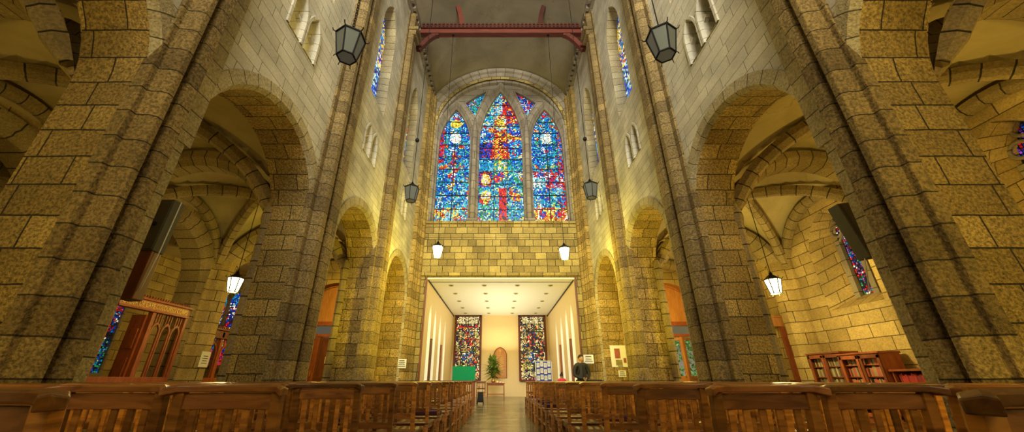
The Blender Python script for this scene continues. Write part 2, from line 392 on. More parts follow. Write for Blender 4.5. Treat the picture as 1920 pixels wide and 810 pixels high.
def leaded(m, inside, u0, u1, v0, v1, cell, paint, to3, vscale=None, lead=.007):
    nx = max(1, round((u1 - u0) / cell)); ny = round((v1 - v0) / cell)
    cx = (u1 - u0) / nx; cy = (v1 - v0) / ny; rr = random.Random(int(u0 * 1000) + ny)
    J = {}
    def jp(i, j):
        if (i, j) not in J: J[i, j] = (u0 + i * cx + rr.uniform(-.3, .3) * cx, v0 + j * cy + rr.uniform(-.3, .3) * cy)
        return J[i, j]
    for j in range(ny):
        for i in range(nx):
            q = [jp(i, j), jp(i + 1, j), jp(i + 1, j + 1), jp(i, j + 1)]
            cu = sum(a[0] for a in q) / 4; cv = sum(a[1] for a in q) / 4
            if not inside(cu, cv): continue
            k = 1 - 2 * lead / cell * (1 if rr.random() < .8 else 1.6)
            q = [(cu + (a[0] - cu) * k, cv + (a[1] - cv) * k) for a in q]
            a_ = int(rr.random() * 1.3 + i / 2.4); b_ = int(rr.random() * 1.3 + j / 2.4); CELL[0] = random.Random(a_ * 7919 + b_ * 104729 + ny).random()
            c = paint(2 * (cu - u0) / (u1 - u0) - 1, (cv - v0) / (v1 - v0)); g = rr.choice((.25, .6, .8, 1, 1.15, 1.4))
            m.poly([to3(a, b) for a, b in q], col=tuple(x * g for x in c))
    CELL[0] = None
def lancet_inside(c, a, zs, rise, z0, mg=.0):
    R = (a * a + rise * rise) / (2 * a)
    def f(u, v):
        d = abs(u - c)
        if v < z0: return False
        if v <= zs: return d < a - mg
        x = math.sqrt(max(0, R * R - (v - zs) ** 2)) - (R - a)
        return d < x - mg
    return f

# ------------------------------------------------------------------ nave shell
NX = 3.7; OX = 4.5; AX = 8.6; WY = 15.3; BY = 25.0
SPR = 3.64
ARC = [(1.45, 1.43), (5.01, 1.43), (9.0, 1.40), (12.95, 1.36)]   # centre, radius of the arcade arches
CL = [(0.9), (4.85), (8.65), (12.45)]                             # centres of the upper windows
def closed(p): return p
ordw = ['first', 'second', 'third', 'fourth']
wallname = {-1: 'wall_left', 1: 'wall_right'}; sidew = {-1: 'left', 1: 'right'}
trim_i = [0]
def trimname(): trim_i[0] += 1; return 'trim_%d' % trim_i[0]

for s in (-1, 1):
    p3 = side3(s)
    holes = []; back = []
    for (c, R) in ARC:
        h = round_arch(c, R, SPR, 0.0)(.20); h[0] = (h[0][0], -.0 + .001); h[-1] = (h[-1][0], .001); holes.append(h)
    for c in CL[1:]:
        for d in (-.24, .26):
            holes.append(lancet(c + d, .17, 7.02, .42, 6.5)(.03))
        holes.append(lancet(c, .62, 11.3, 1.35, 8.45)(0))
    m = MB(); m.sheet([(-3.5, 0), (WY, 0), (WY, 15.2), (-3.5, 15.2)], holes, lambda u, v: p3(u, v, NX))
    w = struct(m.build(wallname[s], M['ashlar'], merge=False))
    m = MB(); m.sheet([(-3.5, 0), (WY, 0), (WY, 6.2), (-3.5, 6.2)], [round_arch(c, R, SPR, 0.001)(.2) for c, R in ARC], lambda u, v: p3(u, v, OX))
    struct(m.build(wallname[s], M['pier'], merge=False))
    # pier cores below the arch heads (golden rough stone band under the ashlar)
    for k, (c, R) in enumerate(ARC):
        m = MB()
        m.loft(round_arch(c, R, SPR, 0.0), [(.26, NX + .01), (.25, NX - .03), (.06, NX - .03), (.0, NX + .05)], p3)
        t = thing('arcade_arch', '%s stone arch of the %s arcade, counted from the nearest' % (ordw[k], sidew[s]), 'arch', (s * NX, c, 0))
        def rebase(o): o.parent = t; o.matrix_parent_inverse = Matrix.Translation(-Vector(t.location))
        rebase(m.build('arch_ring', M['ring']))
        m = MB(); m.loft(round_arch(c, R, SPR, 0.0), [(0, NX + .05), (0, OX - .04), (.05, OX), (.05, OX + .03), (.3, OX + .03)], p3, u0=.02)
        rebase(m.build('soffit', M['pier']))
    for c in CL[1:]:
        # clerestory recess: splayed jambs, sill and narrow stained glass light
        big = lancet(c, .62, 11.3, 1.35, 8.45); sm = lancet(c, .60, 11.3, 1.32, 8.52)
        def pf(o, big=big, sm=sm):
            return big(0) if o == 0 else sm(0)
        wt = thing('clerestory_window', 'tall stained glass window high in the %s nave wall, %s bay' % (sidew[s], {4.85: 'nearest', 8.65: 'middle', 12.45: 'farthest'}[c]), 'window', (s * NX, c, 8.45))
        def rebase(o, wt=wt): o.parent = wt; o.matrix_parent_inverse = Matrix.Translation(-Vector(wt.location)); return o
        m = MB(); m.loft(pf, [(0, NX), (1, NX + .37)], p3, u0=.02)
        A, B = big(0), sm(0)
        m.poly([p3(*A[0], NX), p3(*A[-1], NX), p3(*B[-1], NX + .37), p3(*B[0], NX + .37)])
        rebase(m.build('window_recess', M['ring']))
        m = MB()
        def pcl(u, v):
            if v < .45: return pick([((.02, .05, .55), 4), ((.05, .3, .7), 2), ((.5, .8, .9), 2), ((.8, .7, .1), .6)])
            if v < .6: return pick([((.02, .05, .5), 2), ((.6, .02, .02), 1.3), ((.9, .6, .05), 1), ((.8, .85, .8), 1)])
            return pick([((.05, .25, .6), 2), ((.85, .55, .05), 1.5), ((.75, .7, .4), 1), ((.02, .05, .4), 1), ((.6, .4, .1), 1)])
        leaded(m, lancet_inside(c, .60, 11.3, 1.32, 8.52), c - .6, c + .6, 8.53, 12.62, .075, pcl, lambda u, v: p3(u, v, NX + .36))
        rebase(m.build('stained_glass', M['glass'], merge=False))
        m = MB(); m.sheet([(u, v) for u, v in sm(.01)], [], lambda u, v: p3(u, v, NX + .38))
        rebase(m.build('lead_backing', M['lead'], merge=False))
        # twin lancet opening below
        tt = thing('twin_lancet', 'small twin lancet opening in the %s nave wall, %s bay' % (sidew[s], {4.85: 'nearest', 8.65: 'middle', 12.45: 'farthest'}[c]), 'window', (s * NX, c, 6.5))
        def rb(o, tt=tt): o.parent = tt; o.matrix_parent_inverse = Matrix.Translation(-Vector(tt.location)); return o
        for d in (-.24, .26):
            lf = lancet(c + d, .17, 7.02, .42, 6.5)
            m = MB(); m.loft(lf, [(.09, NX), (.085, NX - .03), (.03, NX - .03), (0, NX + .04), (0, NX + .5)], p3)
            q = lf(0); m.poly([p3(*q[0], NX - .02), p3(*q[-1], NX - .02), p3(q[-1][0], q[-1][1] + .12, NX + .5), p3(q[0][0], q[0][1] + .12, NX + .5)])
            rb(m.build('lancet_frame', M['ashlar']))
            # trefoil head cusps
            for g in (-1, 1):
                m = MB(); m.extrude([p3(c + d + g * .17, 6.98, NX + .06), p3(c + d + g * .06, 7.06, NX + .06), p3(c + d + g * .10, 7.12, NX + .06), p3(c + d + g * .155, 7.2, NX + .06)], (s * .08, 0, 0))
                rb(m.build('cusp', M['ashlar']))
        m = MB(); m.box((s * (NX + .75), c, 7.0), (.04, 1.6, 1.5)); m.box((s * (NX + .45), c, 7.8), (.6, 1.6, .04)); m.box((s * (NX + .62), c, 6.35), (.3, 1.6, .04))
        for g in (-1, 1): m.box((s * (NX + .5), c + g * .8, 7.0), (.5, .04, 1.5))
        rb(m.build('passage_wall', M['ashlar']))
        if s < 0: light('POINT', 'passage_light', (s * (NX + .62), c + .01, 7.45), 45, (1, .82, .30), size=.04)
    # hood-like arch shafts of the clerestory (stone band up the window edges) and cornice
    m = MB()
    prof = [(0, 14.55), (.10, 14.55), (.14, 14.68), (.14, 14.85), (.0, 14.85)]
    for j in range(len(prof) - 1):
        (a, z1), (b, z2) = prof[j], prof[j + 1]
        m.poly([(s * (NX - a), -3, z1), (s * (NX - a), WY, z1), (s * (NX - b), WY, z2), (s * (NX - b), -3, z2)])
    y = 2.0
    while y < WY - .2:
        m.box((s * (NX - .19), y, 14.66), (.12, .14, .14)); y += .34
    m.box((s * (NX - .23), 6.2, 14.83), (.14, 18.2, .1))
    t = tag(m.build('cornice', M['tracery']), 'stone cornice with square dentils along the top of the %s nave wall' % sidew[s], 'cornice')

# ---- piers with wall shafts. slices given as Y on the wall plane and projection p
def pier(s, pts, k, lab, zt=15.0):
    """pts: [(Y, X)] plan outline of the shaft cluster, near to far"""
    t = thing('stone_pier', lab, 'pillar', (s * NX, (pts[0][0] + pts[-1][0]) / 2, 0))
    inv = Matrix.Translation(-Vector(t.location))
    m = MB()
    P = [(s * x, y) for y, x in pts]
    u = 0.05
    for i in range(len(P) - 1):
        (x1, y1), (x2, y2) = P[i], P[i + 1]; d = math.dist(P[i], P[i + 1])
        for z1, z2 in ((0, 5), (5, 10), (10, zt)):
            m.poly([(x1, y1, z1), (x2, y2, z1), (x2, y2, z2), (x1, y1, z2)], uv=[(u, z1), (u + d, z1), (u + d, z2), (u, z2)])
        u += d
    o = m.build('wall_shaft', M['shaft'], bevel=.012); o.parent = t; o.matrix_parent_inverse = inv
    return t, inv
def tr(Yp, X): return (Yp * (X - .05) / 3.65, X)
for s in (-1, 1):
    def cluster(y0, y1, q=.23):      # stepped cluster: roll, groove, broad fillet
        w = y1 - y0; o = NX - q
        L = [(0, NX + .08), (.0, NX - .045), (.15, NX - .045), (.17, o + .06), (.23, o), (.38, o), (.43, o + .05), (.45, NX - .045), (.55, NX - .045), (.57, o + .06), (.62, o + .02), (.90, o + .02), (1.0, o + .08), (1.0, NX + .08)]
        return [(y0 + a * w, x) for a, x in L]
    w1 = 'nearest %s pier, golden stone with a tall shaft rising to the roof' % sidew[s]
    for k, (y0, y1, lab) in enumerate([(2.84, 3.29, w1), (6.30, 7.24, 'second %s pier from the front, stone shaft rising between the tall arches' % sidew[s]),
                                       (10.18, 11.02, 'third %s pier from the front, lit bright yellow' % sidew[s])]):
        t, inv = pier(s, cluster(y0, y1), k, lab)
        # pale dressed strip beside the shaft, running full height
        m = MB(); yy = y1; m.box((s * (NX - .015), yy + .14, 9.1), (.05, .32, 11.5))
        o = m.build('dressed_strip', M['ring']); o.parent = t; o.matrix_parent_inverse = inv
        # moulded capital where the shaft meets the roof
        m = MB(); m.box((s * (NX - .2), (y0 + y1) / 2, 13.72), (.44, (y1 - y0) * .8, .16)); m.box((s * (NX - .16), (y0 + y1) / 2, 13.52), (.34, (y1 - y0) * .7, .22))
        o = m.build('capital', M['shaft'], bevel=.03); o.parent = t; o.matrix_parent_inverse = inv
        # slender half shafts on the aisle side carry the vault ribs
        if k:
            for d in (-.3, 0, .3):
                m = MB(); yc = (y0 + y1) / 2 + .05 + d
                m.lathe((s * (OX + .03), yc, 0), [(.10, 0), (.10, 3.6), (.13, 3.72), (.13, 3.8), (.06, 4.1)], n=8)
                o = m.build('aisle_shaft', M['rib']); o.parent = t; o.matrix_parent_inverse = inv
    # corner cluster at the west wall
    t = thing('stone_pier', 'clustered stone corner shafts at the %s end of the big window wall' % sidew[s], 'pillar', (s * 3.75, 14.8, 0))
    m = MB()
    for i, (x, y, r) in enumerate([(3.66, 14.50, .14), (3.62, 14.74, .12), (3.58, 14.97, .12), (3.50, 15.18, .14)]):
        m.tube([(s * x, y, 0), (s * x, y, 5), (s * x, y, 10), (s * x, y, 14.6)], r, n=8, caps=False)
    m.uv = [[(q[0] * 0 + .1 + .1 * (i % 2), m.v[m.f[fi][i]][2]) for i, q in enumerate(f)] for fi, f in enumerate(m.uv)]
    o = m.build('wall_shaft', M['pier']); o.parent = t; o.matrix_parent_inverse = Matrix.Translation(-Vector(t.location))

# ---- west wall with the great window
fw = front3(WY)
RW = 3.30; ZW = 12.65
bigarch = round_arch(0, RW, ZW, 7.45, n=40)
m = MB(); m.sheet([(-3.8, 4.93), (3.8, 4.93), (3.8, 17.2), (-3.8, 17.2)], [bigarch(.02)], lambda u, v: (u, WY, v))
m.poly([(-3.8, WY, 4.93), (3.8, WY, 4.93), (3.8, WY + .7, 4.93), (-3.8, WY + .7, 4.93)])
for s in (-1, 1): m.poly([(s * 3.15, WY + .05, 0), (s * 3.8, WY + .05, 0), (s * 3.8, WY + .05, 5), (s * 3.15, WY + .05, 5)])
m.box((0, WY - .03, 5.02), (7.3, .1, .12)); m.box((0, WY - .03, 7.40), (6.9, .12, .1)); m.box((0, WY - .01, 6.72), (7.1, .06, .05))
struct(m.build('wall_back', M['west'], merge=False))
t = thing('great_window', 'great three-light stained glass window above the entrance hall', 'window', (0, WY, 7.45))
inv = Matrix.Translation(-Vector(t.location))
def par(o, t=None, _d={}):
    o.parent = _d['t']; o.matrix_parent_inverse = Matrix.Translation(-Vector(_d['t'].location)); return o
def setp(t): par.__defaults__[1]['t'] = t
setp(t)
m = MB(); m.loft(bigarch, [(.72, WY + .02), (.72, WY - .10), (.50, WY - .12), (.44, WY + .02), (.40, WY - .04), (.2, WY - .05), (.14, WY + .14), (.08, WY + .10), (-.06, WY + .16), (-.1, WY + .34)], fw)
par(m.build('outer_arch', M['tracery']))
lc = lancet(-.0, 1.09, 12.0, 3.42, 7.6, 16); ll = lancet(-2.36, .79, 11.9, 2.3, 7.6, 14); lr = lancet(2.36, .79, 11.9, 2.3, 7.6, 14)
def spandrel(s):
    return [(s * .72, 15.45), (s * 1.32, 15.10), (s * 1.95, 14.58), (s * 1.62, 14.05), (s * 1.36, 13.55), (s * 1.10, 14.35)]
m = MB()
plate = bigarch(-.05); plate[0] = (plate[0][0], 7.4); plate[-1] = (plate[-1][0], 7.4)
m.sheet(plate, [lc(.03), ll(.03), lr(.03), spandrel(-1)[::-1], spandrel(1)], lambda u, v: (u, WY + .34, v))
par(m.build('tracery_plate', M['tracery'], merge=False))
for f in (lc, ll, lr):
    m = MB(); m.loft(f, [(.34, WY + .33), (.32, WY + .20), (.24, WY + .18), (.18, WY + .26), (.12, WY + .20), (.06, WY + .30), (.0, WY + .36), (0, WY + .60)], fw)
    b = f(0); m.poly([(b[0][0] - .1, WY + .2, 7.5), (b[-1][0] + .1, WY + .2, 7.5), (b[-1][0], WY + .6, 7.66), (b[0][0], WY + .6, 7.66)])
    par(m.build('light_moulding', M['tracery']))
for s in (-1, 1):
    q = spandrel(s); m = MB()
    for i in range(len(q)):
        a, b = q[i], q[(i + 1) % len(q)]
        m.poly([(a[0], WY + .34, a[1]), (b[0], WY + .34, b[1]), (b[0], WY + .6, b[1]), (a[0], WY + .6, a[1])])
        m.tube([(a[0], WY + .33, a[1]), (b[0], WY + .33, b[1])], .045, n=6)
    par(m.build('spandrel_moulding', M['tracery']))
    # slender column between the lights
    m = MB(); m.tube([(s * 1.33, WY + .2, z) for z in (7.45, 9, 11, 12.6, 13.4)], [.13, .13, .13, .13, .05], n=8)
    m.box((s * 1.33, WY + .2, 7.55), (.5, .34, .22)); par(m.build('mullion_column', M['tracery']))

gy = WY + .55
def to_g(u, v): return (u, gy, v)
for (c, a, zs, ri, pf, nm, fn) in ((0, 1.09, 12.0, 3.42, paint_centre, 'centre', lc), (-2.36, .79, 11.9, 2.3, paint_side(-1), 'left', ll), (2.36, .79, 11.9, 2.3, paint_side(1), 'right', lr)):
    m = MB(); leaded(m, lancet_inside(c, a, zs, ri, 7.6, -.02), c - a, c + a, 7.62, zs + ri, .062, pf, to_g)
    par(tag(m.build('stained_glass', M['glass'], merge=False), 'stained glass of the %s light' % nm))
    m = MB(); m.sheet(fn(.05), [], lambda u, v: (u, gy + .03, v)); par(m.build('lead_backing', M['lead'], merge=False))
    m = MB()          # iron saddle bars
    ny = 11 if a > 1 else 9; H = zs + ri - 7.6; ins = lancet_inside(c, a, zs, ri, 7.6)
    for i in range(1, ny):
        z = 7.6 + H * i / ny * (.985 if a > 1 else 1); w = a
        while w > .05 and not ins(c + w, z): w -= .02
        m.box((c, gy - .02, z), (2 * w, .02, .035))
    for x in ((-.34, .34) if a > 1 else (0.0,)):
        top = zs + ri - .1
        while not ins(c + x, top): top -= .05
        if a < 1: top = 12.1
        m.box((c + x, gy - .02, (7.6 + top) / 2), (.035, .02, top - 7.6))
    if a < 1:
        for x in (-.34, .34): m.box((c + x, gy - .02, 12.45), (.03, .02, 1.6))
    par(m.build('saddle_bars', M['lead']))
for s in (-1, 1):
    q = spandrel(s)
    def ins(u, v, q=q):
        r = False; j = len(q) - 1
        for i in range(len(q)):
            if (q[i][1] > v) != (q[j][1] > v) and u < (q[j][0] - q[i][0]) * (v - q[i][1]) / (q[j][1] - q[i][1]) + q[i][0]: r = not r
            j = i
        return r
    m = MB(); xs = [a[0] for a in q]
    pf = (lambda u, v: pick([(CY, 3), (LB, 2), (GR, 3 if v < .6 else 1), (B_, 2), (RD, 1.2 if v < .5 else 3 * (u < 0)), (WH, .6)])) if s < 0 else (lambda u, v: pick([(B_, 3), (CY, 2), (LB, 2), (RD, 3), (WH, .7)]))
    leaded(m, ins, min(xs), max(xs), 13.5, 15.5, .062, pf, to_g)
    par(m.build('stained_glass', M['glass'], merge=False))
    m = MB(); m.sheet(q, [], lambda u, v: (u, gy + .03, v)); par(m.build('lead_backing', M['lead'], merge=False))

# ---- nave ceiling: plastered barrel vault
m = MB(); n = 28; hw = 3.56; R0 = 4.27; zc = 16.72 - R0
a0 = math.asin(hw / R0)
ys = [-3.5 + i * 1.0 for i in range(19)] + [WY + .0]
for i in range(n):
    t1 = -a0 + 2 * a0 * i / n; t2 = -a0 + 2 * a0 * (i + 1) / n
    for j in range(len(ys) - 1):
        m.poly([(R0 * math.sin(t1), ys[j], zc + R0 * math.cos(t1)), (R0 * math.sin(t2), ys[j], zc + R0 * math.cos(t2)), (R0 * math.sin(t2), ys[j + 1], zc + R0 * math.cos(t2)), (R0 * math.sin(t1), ys[j + 1], zc + R0 * math.cos(t1))], smooth=True)
struct(m.build('ceiling', M['plaster']))

# ---- roof truss
t = thing('roof_beam', 'dark red timber tie beam with braces across the vault', 'beam', (0, 11.3, 14.5)); setp(t)
m = MB(); m.box((-.0, 11.3, 14.64), (7.3, .26, .22)); par(m.build('tie_beam', M['beam'], bevel=.015))
m = MB()
m.box((0, 11.3, 14.86), (7.2, .36, .18))
x = -3.5
while x < 3.5:
    m.box((x, 11.11, 14.96), (.10, .06, .09)); m.box((x, 11.11, 14.83), (.07, .04, .05)); x += .17
par(m.build('carved_crest', M['beam']))
for s in (-1, 1):
    m = MB(); pts = []
    for i in range(7):
        f = i / 6; pts.append((s * (3.50 - .80 * f), 11.3, 13.62 + .92 * (1 - (1 - f) ** 1.7)))
    for i in range(6): m.bar(pts[i], pts[i + 1], .2, .18, up=(0, 1, 0))
    par(m.build('brace', M['beam']))
    m = MB(); m.box((s * 3.52, 11.3, 14.15), (.14, .24, 1.0)); par(m.build('wall_post', M['beam']))
    m = MB(); pts = [(s * (1.72 + .02 * math.sin(f * 3)), 11.3, 14.9) for f in (0,)]
    pts = [(s * (1.70 + .05 * f + .22 * f ** 2), 11.3 - .0, 14.9 + 1.5 * f) for f in [i / 6 for i in range(7)]]
    for i in range(6): m.bar(pts[i], pts[i + 1], .2, .22, up=(0, 1, 0))
    par(m.build('strut', M['beam']))

# ---- floor
m = MB(); m.poly([(-12.5, -3.5, 0), (12.5, -3.5, 0), (12.5, BY + .2, 0), (-12.5, BY + .2, 0)])
struct(m.build('floor', M['floor'], merge=False))

# ------------------------------------------------------------------ aisles
PL = [-0.9, 3.15, 7.02, 10.9, 15.0]       # transverse arch lines
XC = (OX + AX) / 2 + .05; HX = (AX - OX) / 2 + .05; Z0 = 3.35; HZ = 2.15
for s in (-1, 1):
    for k in range(4):
        y0, y1 = PL[k], PL[k + 1]; yc = (y0 + y1) / 2; hy = (y1 - y0) / 2; nn = 20
        def zf(x, y): return Z0 + HZ * max(math.sqrt(max(0, 1 - ((x - XC) / (HX + .05)) ** 2)), math.sqrt(max(0, 1 - ((y - yc) / (hy + .02)) ** 2))) + .12
        m = MB()
        for i in range(nn):
            for j in range(nn):
                xs = [XC - HX + 2 * HX * (i + a) / nn for a in (0, 1)]; yy = [y0 + (y1 - y0) * (j + a) / nn for a in (0, 1)]
                m.poly([(s * xs[0], yy[0], zf(xs[0], yy[0])), (s * xs[1], yy[0], zf(xs[1], yy[0])), (s * xs[1], yy[1], zf(xs[1], yy[1])), (s * xs[0], yy[1], zf(xs[0], yy[1]))])
        ce = struct(m.build('ceiling', M['vplaster']))
        def ribpath(P, w, h, nm):
            P = [p for p in P if p[2] > 3.75]
            m = MB(); L = 0; sec = [(-w / 2, 0), (-w / 2, -h * .55), (-w * .25, -h), (w * .25, -h), (w / 2, -h * .55), (w / 2, 0)]
            P = [Vector(p) for p in P]; rings = []
            hor = Vector((P[-1].x - P[0].x, P[-1].y - P[0].y, 0)).normalized(); side = hor.cross(Vector((0, 0, 1)))
            Ls = []
            for i, p in enumerate(P):
                t = (P[min(i + 1, len(P) - 1)] - P[max(i - 1, 0)]).normalized(); up = side.cross(t); f = max(0, min(1, (p.z - 3.72) / .55))
                rings.append([p + side * a * (.35 + .65 * f) + up * b * f for a, b in sec])
                L += (p - P[i - 1]).length if i else 0; Ls.append(L)
            for i in range(len(P) - 1):
                u = .05
                for q in range(len(sec) - 1):
                    du = math.dist(sec[q], sec[q + 1])
                    m.poly([rings[i][q], rings[i][q + 1], rings[i + 1][q + 1], rings[i + 1][q]], uv=[(u, Ls[i]), (u + du, Ls[i]), (u + du, Ls[i + 1]), (u, Ls[i + 1])]); u += du
            m.poly(rings[0][::-1]); m.poly(rings[-1])
            o = m.build(nm, M['rib']); o.parent = ce; return o
        K = 24
        for (ax, bx) in (((-1, -1), (1, 1)), ((-1, 1), (1, -1))):
            P = []
            for i in range(K + 1):
                q = -1 + 2 * i / K; qq = math.sin(q * PI / 2)
                P.append((s * (XC + ax[0] * -qq * HX * .97), yc + (ax[1] * -qq) * hy * .93, Z0 + HZ * math.sqrt(max(0, 1 - qq * qq)) + .08))
            ribpath(P, .24, .22, 'diagonal_rib')
        # transverse arch at the far line, wall arches at both sides
        P = [(s * (XC - HX * .97 * math.cos(PI * i / K)), y1, Z0 + (HZ - .02) * math.sin(PI * i / K)) for i in range(K + 1)]
        ribpath(P, .56, .30, 'transverse_arch')
        for xx in (AX - .08,):
            P = [(s * xx, yc - (hy - .12) * math.cos(PI * i / K), Z0 + HZ * math.sin(PI * i / K) + .02) for i in range(K + 1)]
            ribpath(P, .22, .2, 'wall_rib')
    # outer pilasters
    for k, y in enumerate(PL[1:4]):
        yy = y + (-.05 if k < 2 else -.0)
        t = thing('stone_pilaster', '%s stone pilaster on the outer wall of the %s aisle, from the nearest' % (ordw[k], sidew[s]), 'pillar', (s * AX, yy, 0)); setp(t)
        m = MB(); pr = [(-.42, AX), (-.42, AX - .08), (-.30, AX - .10), (-.26, AX - .26), (-.12, AX - .40), (.12, AX - .40), (.26, AX - .26), (.30, AX - .10), (.42, AX - .08), (.42, AX)]
        u = .05
        for i in range(len(pr) - 1):
            d = math.dist(pr[i], pr[i + 1]); a, b = pr[i], pr[i + 1]
            m.poly([(s * a[1], yy + a[0], 0), (s * b[1], yy + b[0], 0), (s * b[1], yy + b[0], 4.3), (s * a[1], yy + a[0], 4.3)], uv=[(u, 0), (u + d, 0), (u + d, 4.3), (u, 4.3)]); u += d
        par(m.build('shaft', M['aisle']))
        m = MB(); m.box((s * (AX - .2), yy, .12), (.5, 1.0, .24)); par(m.build('plinth', M['aisle'], bevel=.03))

# left outer wall: arches to the side chapels; right outer wall: windows
CH = [(5.05, 1.35), (8.93, 1.38), (12.75, 1.33)]
s = -1; p3 = side3(-1)
m = MB(); m.sheet([(-3.5, 0), (WY, 0), (WY, 5.9), (-3.5, 5.9)], [round_arch(c, R, 3.4, .001)(.1) for c, R in CH], lambda u, v: p3(u, v, AX))
struct(m.build('wall_left', M['aisle'], merge=False))
for k, (c, R) in enumerate(CH):
    t = thing('chapel_arch', '%s stone arch from the left aisle into the side chapels' % ordw[k], 'arch', (-AX, c, 0)); setp(t)
    m = MB(); m.loft(round_arch(c, R, 3.4, 0), [(.38, AX), (.37, AX - .08), (.2, AX - .08), (.16, AX - .02), (.06, AX - .02), (0, AX + .05), (0, AX + .6)], p3); par(m.build('arch_ring', M['rib']))
for c_, d_ in (((-12.65, 9.3, 3), (.1, 13.0, 6.2)), ((-10.65, 15.7, 3), (4.0, .1, 6.2)), ((-10.65, 2.85, 3), (3.9, .1, 6.2))):
    m = MB(); m.box(c_, d_); struct(m.build('wall_left', M['aisle']))
m = MB(); m.box((-10.6, 9.3, 5.3), (4.1, 13.0, .1)); struct(m.build('ceiling', M['vplaster']))
for y, lab in ((7.0, 'near stone arch crossing the dark side chapels'), (11.0, 'far stone arch crossing the dark side chapels')):
    t = thing('chapel_cross_arch', lab, 'arch', (-10.7, y, 0)); setp(t)
    m = MB(); m.loft(round_arch(-10.75, 1.65, 3.2, 0), [(.3, y - .2), (0, y - .2), (0, y + .2), (.3, y + .2)], front3(y)); par(m.build('arch_ring', M['rib']))
    m = MB(); m.sheet([(-12.6, 0), (-8.9, 0), (-8.9, 5.25), (-12.6, 5.25)], [round_arch(-10.75, 1.65, 3.2, .001)(.25)], lambda u, v: (u, y, v)); par(m.build('spandrel_wall', M['aisle'], merge=False))
light('POINT', 'chapel_light', (-10.3, 9.0, 3.6), 14, GOLD, size=.3); light('POINT', 'chapel_light', (-10.3, 13.4, 3.6), 22, GOLD, size=.3)

def stained_pane(name, lab, x, y0, y1, z0, z1, sgn, mat, pal, frame=M['tracery'], axis='X', cell=.055, top=True):
    t = thing(name, lab, 'window', (x, (y0 + y1) / 2, z0) if axis == 'X' else ((y0 + y1) / 2, x, z0)); setp(t)
    f3 = (lambda u, v, w=0: (x + w * sgn, u, v)) if axis == 'X' else (lambda u, v, w=0: (u, x + w * sgn, v))
    c = (y0 + y1) / 2; a = (y1 - y0) / 2; ri = a * 1.5 if top else .001
    m = MB()
    ins = lancet_inside(c, a, z1 - ri, ri, z0) if top else (lambda u, v: True)
    leaded(m, ins, y0, y1, z0, z1, cell, pal, lambda u, v: f3(u, v, .03)); par(m.build('stained_glass', mat, merge=False))
    m = MB(); fn = lancet(c, a, z1 - ri, ri, z0) if top else (lambda o: [(y0 - o, z0), (y0 - o, z1 + o), (y1 + o, z1 + o), (y1 + o, z0)])
    m.sheet(fn(.01), [], lambda u, v: f3(u, v, .01)); par(m.build('lead_backing', M['lead'], merge=False))
    m = MB(); m.loft(fn, [(.09, 0), (.08, .08), (.01, .08), (0, .02)], f3); m.box(f3(c, z0 - .05, .05), (.12, y1 - y0 + .2, .1) if axis == 'X' else (y1 - y0 + .2, .12, .1))
    par(m.build('stone_surround' if frame is M['tracery'] else 'window_frame', frame))
    return t
def pal_red(u, v): return pick([(RD, 3), (B_, 3), (OR_, .5), (WH, 1), (DK, 3), ((.4, .05, .35), 2), (CY, .7)])
def pal_blue(u, v):
    if v > .8: return pick([(CY, 3), (B_, 2), (WH, 1)])
    if v < .2: return pick([(RD, 3), ((.5, .03, .3), 2), (B_, 1)])
    return pick([(B_, 3), (RD, 2), (WH, 1.3), (YL, .8), (DK, 2), (CY, 1)])
def pal_mix(u, v): return pick([(RD, 2.5), ((.3, .1, .5), 3), (WH, .7), (GR, 1.5 if v < .6 else .3), (CY, 1), (DK, 3), (B_, 1)])
stained_pane('chapel_window', 'stained glass window at the far left behind the carved screen', -12.58, 11.95, 12.4, 1.1, 3.45, 1, M['glass2'], lambda u, v: pal_red(u, v) if v > .52 else (.01, .01, .01) if v > .45 else pick([(GR, 3), (CY, 2), (B_, 2), (DK, 2), (WH, .6)]))
for i, (a, b) in enumerate(((-12.0, -11.5), (-11.35, -10.85))):
    stained_pane('chapel_window', '%s tall blue and red stained light behind the left aisle lantern' % ('left' if i == 0 else 'right'), 15.62, a, b, 1.4, 4.3, -1, M['glass'], pal_blue, axis='Y')

